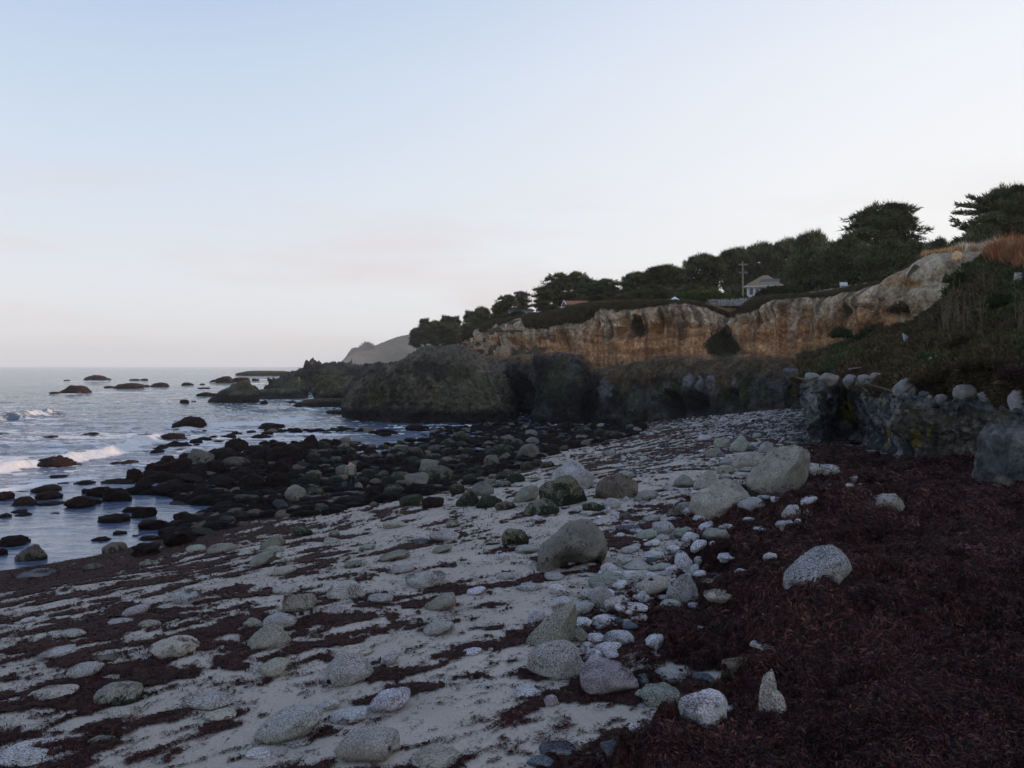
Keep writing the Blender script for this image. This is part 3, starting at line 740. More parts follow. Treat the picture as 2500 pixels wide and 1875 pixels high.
def colf_prom(X, Y, Z, tv, px, py):
    n1 = fbm(X * .25, Y * .25, Z * .25, o=5, seed=301); n2 = fbm(X * 1.2, Y * 1.2, Z * 1.0, o=4, seed=302)
    c = lerp((.030, .028, .022), (.115, .105, .072), sstep(-.35, .45, n1 + .8 * n2))
    c = lerp(c, (.070, .075, .036), .6 * sstep(0, .4, fbm(X * .4, Y * .4, Z * .3, o=3, seed=303)))
    c = lerp(c, (.135, .115, .092), .7 * sstep(7.0, 8.8, Z + 1.2 * n1) * sstep(930, 1080, px))
    c = lerp(c, (.22, .175, .13), .7 * sstep(1140, 1190, px) * sstep(5.5, 7.5, Z + n1))
    c = c * (1 - .6 * sstep(.6, .88, ridged(X * .45 + .4 * n1, Y * .45, Z * .4, o=4, seed=305)))[..., None]
    return lerp(c, (.017, .013, .013), sstep(2.1, 1.2, Z + .6 * n1))
rocky('headland', [
 pc([(862,1000,140),(864,975,140),(868,950,140),(876,935,142),(884,930,150),(890,950,165)]),
 pc([(838,1018,119),(840,985,120),(850,952,121),(868,928,123),(884,925,138),(890,940,160)]),
 pc([(844,1026,110),(848,985,110),(862,945,112),(896,915,116),(916,918,135),(925,940,160)]),
 pc([(900,1026,106),(903,980,107),(912,932,108),(935,898,114),(946,904,135),(950,940,160)]),
 pc([(1000,1027,104),(1000,975,105),(1000,920,106),(1006,873,112),(1012,880,135),(1014,940,160)]),
 pc([(1080,1028,104),(1080,975,104),(1078,920,106),(1066,856,113),(1066,866,135),(1066,920,160)]),
 pc([(1150,1028,103),(1150,980,103),(1152,930,105),(1140,860,112),(1140,868,135),(1140,900,160)]),
 pc([(1205,1026,103.5),(1206,985,104),(1200,940,106),(1178,880,112),(1185,876,130),(1190,890,150)]),
 pc([(1235,1023,105),(1232,990,106),(1222,950,108),(1205,915,113),(1212,890,128),(1216,890,148)]),
 pc([(1262,1018,113),(1258,990,115),(1250,955,117),(1240,918,121),(1240,888,130),(1240,890,146)]),
 pc([(1270,1010,126),(1266,985,127),(1262,955,129),(1255,915,132),(1250,888,136),(1248,890,146)]),
], 520, 200, 1.7, .14, 310, m_rockwall, colf_prom, 'dark rounded rock headland with a pale top running into the sea')
def colf_mid(X, Y, Z, tv, px, py):
    n1 = fbm(X * .2, Y * .2, Z * .2, o=5, seed=321)
    c = lerp((.040, .036, .030), (.085, .078, .052), sstep(-.3, .4, n1)); return lerp(c, (.020, .016, .016), sstep(1.8, 1.0, Z))
rocky('headland', [
 pc([(640,950,236),(645,942,236),(650,938,237),(660,935,240),(670,940,270)]),
 pc([(660,952,232),(670,938,233),(685,928,234),(698,926,240),(700,930,270)]),
 pc([(700,955,229),(708,930,230),(722,908,231),(738,900,238),(742,905,270)]),
 pc([(738,956,228),(742,925,229),(746,900,230),(752,888,238),(756,895,270)]),
 pc([(780,956,228),(780,925,229),(782,905,230),(784,892,238),(786,898,270)]),
 pc([(850,956,226),(850,930,227),(850,910,228),(852,897,236),(852,900,270)]),
 pc([(900,956,222),(900,930,223),(900,910,224),(902,897,232),(902,900,262)]),
 pc([(960,956,215),(960,930,216),(960,912,217),(962,903,225),(962,905,255)]),
], 300, 110, 1.8, .16, 330, m_rockwall, colf_mid, 'jagged low dark headland beyond the sea stacks', crag=1.5)
def colf_far(X, Y, Z, tv, px, py):
    n1 = fbm(X * .01, Y * .01, Z * .03, o=5, seed=341)
    c = lerp((.16, .115, .08), (.26, .20, .15), sstep(-.3, .3, n1))
    c = lerp(c, (.045, .048, .024), sstep(2.45, 2.9, tv + .5 * n1)); c = lerp(c, (.06, .06, .035), sstep(.05, .3, fbm(X * .006, Y * .006, Z * .02, o=4, seed=342)) * sstep(900, 960, px))
    return c
rocky('headland', [
 pc([(812,930,1960),(818,905,1960),(822,897,1960),(828,889,1965),(836,888,2100),(860,893,2800)]),
 pc([(822,931,1930),(832,905,1930),(842,885,1935),(850,866,1945),(858,862,2075),(880,893,2800)]),
 pc([(845,931,1900),(850,900,1905),(856,875,1910),(863,854,1920),(870,856,2050),(900,893,2800)]),
 pc([(900,931,1850),(900,900,1855),(900,875,1870),(902,850,1900),(905,852,2050),(950,880,2800)]),
 pc([(930,932,1800),(930,905,1810),(930,880,1840),(932,842,1890),(935,844,2050),(980,870,2800)]),
 pc([(965,933,1725),(965,905,1740),(965,880,1790),(965,831,1880),(970,828,2050),(1010,850,2800)]),
 pc([(1010,935,1625),(1010,905,1650),(1010,870,1725),(1015,828,1840),(1020,815,2000),(1060,820,2800)]),
 pc([(1060,940,1500),(1060,905,1530),(1060,870,1600),(1065,838,1725),(1070,812,1900),(1100,800,2800)]),
 pc([(1110,945,1375),(1110,905,1410),(1110,870,1475),(1115,848,1575),(1120,812,1750),(1150,790,2800)]),
 pc([(1170,950,1250),(1170,905,1290),(1170,870,1350),(1175,840,1450),(1180,805,1650),(1210,780,2800)]),
], 360, 140, 3.5, .02, 350, m_cliff, colf_far, 'hazy far bluff with a grassy top sloping down to the sea')

# near ledge of blue grey rock: foot px, foot py, lip py
LG = [(1962, 1040, 945, 6.0), (1966, 1070, 938, 2.0), (1990, 1087, 940, .6), (2030, 1078, 942, .7), (2063, 1071, 940, 1.0), (2106, 1087, 932, .7), (2140, 1094, 936, .9), (2152, 1100, 950, 1.4), (2172, 1112, 968, .6),
      (2198, 1125, 963, .5), (2253, 1130, 974, .7), (2310, 1134, 979, .9), (2361, 1136, 984, .8), (2415, 1140, 990, .8), (2464, 1150, 996, .8), (2600, 1175, 1005, .8), (2800, 1210, 1020, .8), (3200, 1260, 1050, .8)]
cols = []; LIP = []
for px, py, ly, ex in LG:
    _hk = lambda x, y: H0(x, y) + .22
    f_ = solve([px], [py], _hk)[0]; f_ = np.array([f_[0], f_[1], CAMZ - (py - 893) / F * f_[1]]); d = f_[1] + ex
    ap = solve([px - 8], [py + 34], _hk)[0]; ap = np.array([ap[0], ap[1], CAMZ - (py + 34 - 893) / F * ap[1] - .25])
    if px < 1985: ap = f_ + np.array([-.6, .3, -.3])
    ft = np.array([f_[0] + ex * (px - 1250) / F, d, f_[2] + .12]);
    mid = px2w(px, (py * .45 + ly * .55), d + .25); lip = px2w(px, ly + 6, d + .35); lp2 = px2w(px, ly, d + .9); bk = lp2 + np.array([.6, 4.5, .35])
    ap2 = ap.copy(); ap2[2] -= 1.2
    cols.append([('w', *q) for q in (ap2, ap, ft, mid, lip, lp2, bk)]); LIP.append(lp2)
cols.append([('w', 19, 8, 3), ('w', 19, 8, 4), ('w', 19.4, 8, 4.4), ('w', 19.6, 8, 5.2), ('w', 19.8, 8, 6.1), ('w', 20.3, 8, 6.2), ('w', 24, 9, 6.6)])
cols.append([('w', 22, -60, 3), ('w', 22, -60, 4), ('w', 22.4, -60, 4.4), ('w', 22.6, -60, 5.2), ('w', 22.8, -60, 6.1), ('w', 23.3, -60, 6.2), ('w', 27, -60, 6.6)])
G, N_, tu, tv = sheet(cols, 640, 190); N_ = facing(G, N_)
X, Y, Z = G[..., 0], G[..., 1], G[..., 2]
fm = sstep(1.0, 2.2, tv) * sstep(5.6, 4.8, tv)
D = .42 * fbm(X * .55, Y * .55, Z * .4, o=5, seed=400) * sstep(.8, 1.4, tv) * sstep(6, 5, tv) + fm * (.42 * ridged(X * 1.0, Y * 1.0, Z * .45, o=5, seed=401) + .16 * ridged(X * 2.6, Y * 2.6, Z * 3.2, o=4, seed=402) + .22 * np.floor(3.5 * fbm(X * .8, Y * .8, Z * .9, o=3, seed=407)) / 3.5) - fm * .2
D = D + .12 * fbm(X * 2.2, Y * 2.2, o=4, seed=409) * sstep(1.2, .6, tv) * sstep(.05, .3, tv)
D = D - .4 * sstep(3.1, 2.1, tv) * fm
LG2 = G + N_ * D[..., None]; PXl, PYl = w2px(LG2)
n1 = fbm(X * .8, Y * .8, Z * .7, o=4, seed=403); n2 = fbm(X * 3, Y * 3, Z * 3, o=4, seed=404)
c = lerp((.028, .032, .037), (.155, .158, .158), sstep(-.4, .5, n1 + .9 * n2))
c = lerp(c, (.085, .072, .045), .6 * sstep(.1, .45, fbm(X * .5, Y * .5, Z * .6, o=3, seed=405)))
for cx, cy, rx, ry, st in [(2065, 1000, 14, 42, 1), (2078, 1010, 14, 30, 1), (2170, 1055, 6, 22, 1), (2164, 1088, 6, 14, .8), (2238, 1070, 15, 32, .8), (2268, 1055, 6, 20, .7), (2056, 965, 8, 20, .5), (2155, 980, 7, 20, .5)]:
    c = lerp(c, (.17, .135, .015), .75 * st * sstep(.4, .7, np.exp(-(((PXl - cx) / rx) ** 2 + ((PYl - cy) / ry) ** 2)) + .3 * n2))
for cx, cy, rx, ry in [(2190, 1006, 10, 7), (2214, 1002, 8, 5), (2130, 1020, 16, 3), (1972, 935, 14, 3)]:
    c = lerp(c, (.26, .22, .18), .8 * sstep(.4, .7, np.exp(-(((PXl - cx) / rx) ** 2 + ((PYl - cy) / ry) ** 2)) + .4 * n2))
c = c * (1 - .5 * sstep(.55, .85, ridged(X * 1.1 + .4 * n1, Y * 1.1, Z * .7, o=4, seed=410)))[..., None] * 1.4
c = lerp(c, (.10, .065, .035), sstep(5.15, 5.5, tv + .4 * n1))
lo = sstep(1.9, 1.3, tv + .35 * n1)
c = lerp(c, (.026, .022, .026), lo * .8)
c = lerp(c, (.045, .017, .016), lo * sstep(.1, .3, fbm(X * 1.1, Y * 1.1, o=4, seed=406)))
tv_L = tv * 1.0
ledge = link('rock_ledge', mesh_np('rock_ledge', LG2.reshape(-1, 3), grid_faces(190, 640), m_nearwall, col=np.clip(c, .004, 1).reshape(-1, 3)))
tag(ledge, 'low blue grey rock ledge with yellow lichen along the back of the beach', 'rock ledge', kind='structure')

# scrubby slope above the ledge
def lipat(px):
    xs = [l[0] for l in LG]; i = np.interp(px, xs, range(len(xs))); a = int(i); t = i - a; b_ = min(a + 1, len(LIP) - 1)
    q = LIP[a] * (1 - t) + LIP[b_] * t; return q + np.array([.4, 3.2, -.15])
SL = [
 [1962, (1956,915,50),(1950,905,62),(1948,893,72),(1940,884,82)],
 [2062, (2062,902,47),(2062,880,58),(2064,858,70),(2066,835,80)],
 [2168, (2160,893,43),(2158,858,54),(2158,825,64),(2160,792,73)],
 [2258, (2256,895,37),(2255,840,46),(2262,790,54),(2276,756,59)],
 [2361, (2360,893,33),(2362,815,41),(2364,725,49),(2378,652,56)],
 [2464, (2470,890,30),(2475,800,37),(2470,700,45),(2440,606,54)],
 [2600, (2600,900,27),(2620,780,32),(2620,680,40),(2600,575,49)],
 [3200, (3150,890,21),(3100,720,27),(3050,580,34),(3000,490,42)],
]
cols = []
for c_ in SL:
    q = [lipat(c_[0])] + [px2w(*p) for p in c_[1:]]; q[-1] = q[-1] + np.array([0, .8, -.1])
    cols.append([('w', *v) for v in q])
cols.append([('w', 20.5, 8, 6.0), ('w', 24, 8.5, 8.6), ('w', 27, 10, 11), ('w', 31, 13, 13.6), ('w', 36, 15, 16)])
cols.append([('w', 23.5, -60, 6), ('w', 27, -60, 8.6), ('w', 30, -60, 11), ('w', 34, -60, 13.6), ('w', 40, -60, 16)])
G, N_, tu, tv = sheet(cols, 420, 260); N_ = facing(G, N_)
X, Y, Z = G[..., 0], G[..., 1], G[..., 2]
D = sstep(0, .5, tv) * (1.25 * fbm(X * .28, Y * .28, Z * .28, o=4, seed=420) + .5 * fbm(X * 1.1, Y * 1.1, Z * 1.1, o=4, seed=421)) * sstep(4, 2.6, tv)
SG = G + N_ * D[..., None]; SPX, SPY = w2px(SG)
green = sstep(-.1, .3, fbm(X * .16, Y * .16, Z * .25, o=3, seed=422) + .5 * sstep(2300, 2420, SPX) * sstep(900, 700, SPY) - .35 * sstep(860, 930, SPY) + .35 * np.exp(-((SPX - 2110) / 50) ** 2 - ((SPY - 800) / 30) ** 2))
c = lerp(lerp((.045, .036, .020), (.080, .060, .032), sstep(-.3, .4, fbm(X * 1.5, Y * 1.5, Z, o=3, seed=423))), (.038, .048, .020), green)
c = lerp(c, (.11, .095, .08), sstep(.35, .5, fbm(X * .5, Y * .5, Z * .5, o=4, seed=424)) * .5)
slope = link('hillside', mesh_np('hillside', SG.reshape(-1, 3), grid_faces(260, 420), m_slope, col=np.clip(c, .004, 1).reshape(-1, 3)))
tv_SL, N_SL = tv, N_ * 1.0
tag(slope, 'steep scrubby hillside above the rock ledge', 'hillside', kind='structure')
# flat land behind the slope, out of frame, up on the bluff
bmx, bmy = np.meshgrid(np.linspace(0, 1, 30), np.linspace(-62, 62, 60))
ex = np.interp(bmy, [-62, -60, 10, 20, 35, 45, 56, 62], [40, 40, 35, 35, 36, 37, 37, 36]) - .5
bmxx = ex + bmx ** 2 * 300
bz = 15.7 + .25 * fbm(bmxx * .1, bmy * .1, o=3, seed=430) + 3 * bmx
land = link('land', mesh_np('land', np.stack([bmxx, bmy, bz], -1).reshape(-1, 3), grid_faces(60, 30), m_cliff, col=np.tile([.13, .095, .05], (1800, 1))))
tag(land, 'dry grassy top of the bluff on the right', 'land', kind='structure')
SF = SG.reshape(-1, 3); SFP = np.stack([SPX.ravel(), SPY.ravel()], -1); SFN = N_.reshape(-1, 3); SGREEN = green
def on_slope(px, py):
    i = np.argmin(((SFP - (px, py)) ** 2).sum(1) + (SF[:, 1] > 95) * 1e6); return SF[i]

# ------------------------------------------------------------------ rocks
ICO = {}
def ico(l):
    if l not in ICO:
        bm = bmesh.new(); bmesh.ops.create_icosphere(bm, subdivisions=l, radius=1)
        ICO[l] = (np.array([v.co[:] for v in bm.verts]), np.array([[v.index for v in f.verts] for f in bm.faces])); bm.free()
    return ICO[l]
def rock_shape(seed, shape, lvl, rough=1.0):
    """unit rock: x width -1..1, z up, returns verts"""
    r = np.random.default_rng(seed); V, Fc = ico(lvl); V = V.copy()
    e = {'b': .62, 'r': .92, 'f': .85, 'p': .9, 'l': .93, 's': .95, 'q': .7, 'e': .97}[shape]
    V = np.sign(V) * np.abs(V) ** e
    nc = {'b': 13, 'r': 8, 'f': 9, 'p': 10, 'l': 6, 's': 6, 'q': 12, 'e': 3}[shape]
    for i in range(nc):
        n_ = r.normal(size=3); n_ /= np.linalg.norm(n_); h = r.uniform(.55, .9) if shape in 'bq' else r.uniform(.72, .95)
        d = V @ n_ - h; V = V - np.outer(np.maximum(d, 0) * .93, n_)
    z = V[:, 2]
    if shape == 'p':
        k = 1 - .55 * np.clip(z, 0, 1) ** 1.2; V[:, 0] = V[:, 0] * k + .24 * z; V[:, 1] *= k
    if shape == 'l':                              # wedge: long low tail on the left, high end on the right
        V[:, 2] *= .62; ca, sa = math.cos(.36), math.sin(.36); x = V[:, 0].copy(); z2 = V[:, 2].copy()
        V[:, 0] = x * ca - z2 * sa * .2; V[:, 2] = z2 * ca + x * sa
    if shape == 'q':                              # tall leaning slab
        k = 1 - .5 * np.clip(z, -.2, 1); V[:, 0] = V[:, 0] * k + .42 * z; V[:, 1] *= k
    if shape == 's': V[:, 2] *= .9
    if shape == 'e': V[:, 2] = V[:, 2] + .34 * V[:, 0]; V[:, 0] += .12 * V[:, 2]
    a = .13 * rough; o = r.uniform(0, 99, 3)
    n1 = fbm(V[:, 0] * 1.3 + o[0], V[:, 1] * 1.3 + o[1], V[:, 2] * 1.3 + o[2], o=3, seed=seed)
    n2 = fbm(V[:, 0] * 5 + o[1], V[:, 1] * 5 + o[2], V[:, 2] * 5 + o[0], o=3, seed=seed + 1)
    u = V / (np.linalg.norm(V, axis=1, keepdims=True) + 1e-9)
    return V + u * (a * n1 + .028 * rough * n2)[:, None], Fc
TINT = {'t': (.33, .31, .27), 'g': (.31, .305, .30), 'w': (.44, .43, .46), 'o': (.21, .20, .165), 'm': (.17, .165, .12), 'd': (.008, .0065, .0065), 'r': (.085, .024, .018), 's': (.085, .10, .12), 'k': (.13, .105, .085), 'v': (.235, .25, .22), 'x': (.34, .30, .33)}
WORD = {'t': 'tan speckled', 'g': 'grey speckled', 'w': 'pale lilac grey', 'o': 'olive', 'm': 'dark mossy', 'd': 'black weed-covered', 'r': 'reddish brown', 's': 'slate blue', 'k': 'brown weed-stained', 'v': 'pale green grey', 'x': 'white-veined lilac'}
SHW = {'r': 'rounded', 'f': 'flat', 'p': 'peaked', 'l': 'wedge-shaped', 'b': 'blocky', 's': 'half-buried', 'e': 'slanting', 'q': 'leaning'}
MOSS = {'t': .30, 'g': .22, 'w': .12, 'o': .52, 'm': .78, 's': .35, 'k': .62, 'v': .35, 'x': .25}
ROCKS = []      # everything placed: dict(o, px, py, w, kind, shape, landmark)
def add_rock(px, py, w, h, kind, shape, label=None, lm=None, sea_=False, pos=None, depth=None, rz=None, name=None, group=None, below=.45):
    """px, py: middle of its foot in the photograph; w, h: visible width and height in photograph pixels"""
    seed = int(px * 7 + py * 13) % 100000; r = np.random.default_rng(seed)
    if shape == 'r' and lm is None and kind not in 'dr' and seed % 5 < 2 and pos is None: shape = 'b'
    P = (at_sea(px, py) if sea_ else at(px, py)) if pos is None else np.array(pos)
    d = P[1]; W = w * d / F; Hh = h * d / F
    vs = math.sqrt(max(0.02, ((CAMZ - P[2]) / d)))
    rw = w * 1024 / 2500
    lvl = 5 if rw > 36 else (4 if rw > 13 else 3)
    if kind in 'dr': lvl = max(lvl, 4) if rw > 9 else lvl
    V, Fc = rock_shape(seed, shape, lvl, 2.3 if kind in 'dr' else 1.15)
    dep = (depth or r.uniform(.75, 1.1)) * W
    # height seen from above includes some of the top surface: take off the foreshortened depth
    view = (CAMZ - P[2]) / d
    Hreal = max(Hh - .35 * dep * view, Hh * .35)
    zt, zb = V[:, 2].max(), -V[:, 2].min()
    x0, x1 = V[:, 0].min(), V[:, 0].max()
    V[:, 0] = (V[:, 0] - (x0 + x1) / 2) / (x1 - x0) * W * (1.04 if shape != 's' else 1.15)
    V[:, 1] = V[:, 1] * dep / 2
    # visible part is above z = 0, the rest sits in the sand
    V[:, 2] = np.where(V[:, 2] > -below, (V[:, 2] + below) / (zt + below) * Hreal, (V[:, 2] + below) * Hreal * 1.3)
    if kind in 'dr' and lvl >= 4:
        o = r.uniform(0, 50, 3); s = 9.0
        q = ridged(V[:, 0] * s / 2 + o[0], V[:, 1] * s / 2 + o[1], V[:, 2] * s / 2 + o[2], o=3, seed=seed)
        u = V / (np.linalg.norm(V, axis=1, keepdims=True) + 1e-9); V = V + u * (.055 * min(W, 2.5) * q)[:, None]
    if label and 'hollow' in label:
        vx, vz = V[:, 0] / W, V[:, 2] / Hreal
        g_ = np.exp(-(((vx - .02) / .30) ** 2 + ((vz - .10) / .30) ** 2) ** 1.5) * (V[:, 1] < 0)
        V[:, 1] += g_ * .42 * dep
    nm = name or ('sea_rock' if sea_ and py < 1075 else 'weedy_boulder' if kind in 'dr' else 'boulder' if w > 62 else 'beach_stone')
    off = dep * .42
    cx_, cy_ = P[0] * (1 + off * .6 / d), P[1] + off * .8
    cz_ = P[2]
    if pos is None: cz_ = min(max(float(H(np.array([cx_]), np.array([cy_]))[0]), -.02 if sea_ else -9), P[2] + .12 * W) - .06 * Hreal
    if pos is None and w > 20:
        top = (893 + (CAMZ - (V[:, 2] + cz_)) / (V[:, 1] + cy_) * F).min(); want = py - h; have = py - top
        kz = float(np.clip(h / max(have, h * .3), .85, 1.28)); up_z = V[:, 2] > 0; V[up_z, 2] *= kz
    me = mesh_np(nm, V, Fc, m_weed if kind in 'dr' else m_gran)
    o = link(nm, me)
    o.location = (cx_, cy_, cz_)
    t = TINT[kind]; j = r.uniform(.86, 1.22) * (.82 if w > 140 else 1); o.color = (t[0] * j * r.uniform(.96, 1.04), t[1] * j, t[2] * j * r.uniform(.95, 1.05), float(np.clip((MOSS.get(kind, .0) if kind not in 'dr' else (.9 if kind == 'r' else .15)) + r.normal(0, .07), 0, 1)))
    ROCKS.append(dict(o=o, px=px, py=py, w=w, kind=kind, shape=shape, label=label, lm=lm, group=group))
    return o
SRC = {'A': (0, 1300, 2.602), 'B': (800, 1250, 2.602), 'C': (1200, 1000, 2.765), 'D': (1600, 1200, 2.458), 'E': (0, 850, 2.602), 'F': (700, 750, 2.765), 'G': (1900, 800, 3.687)}
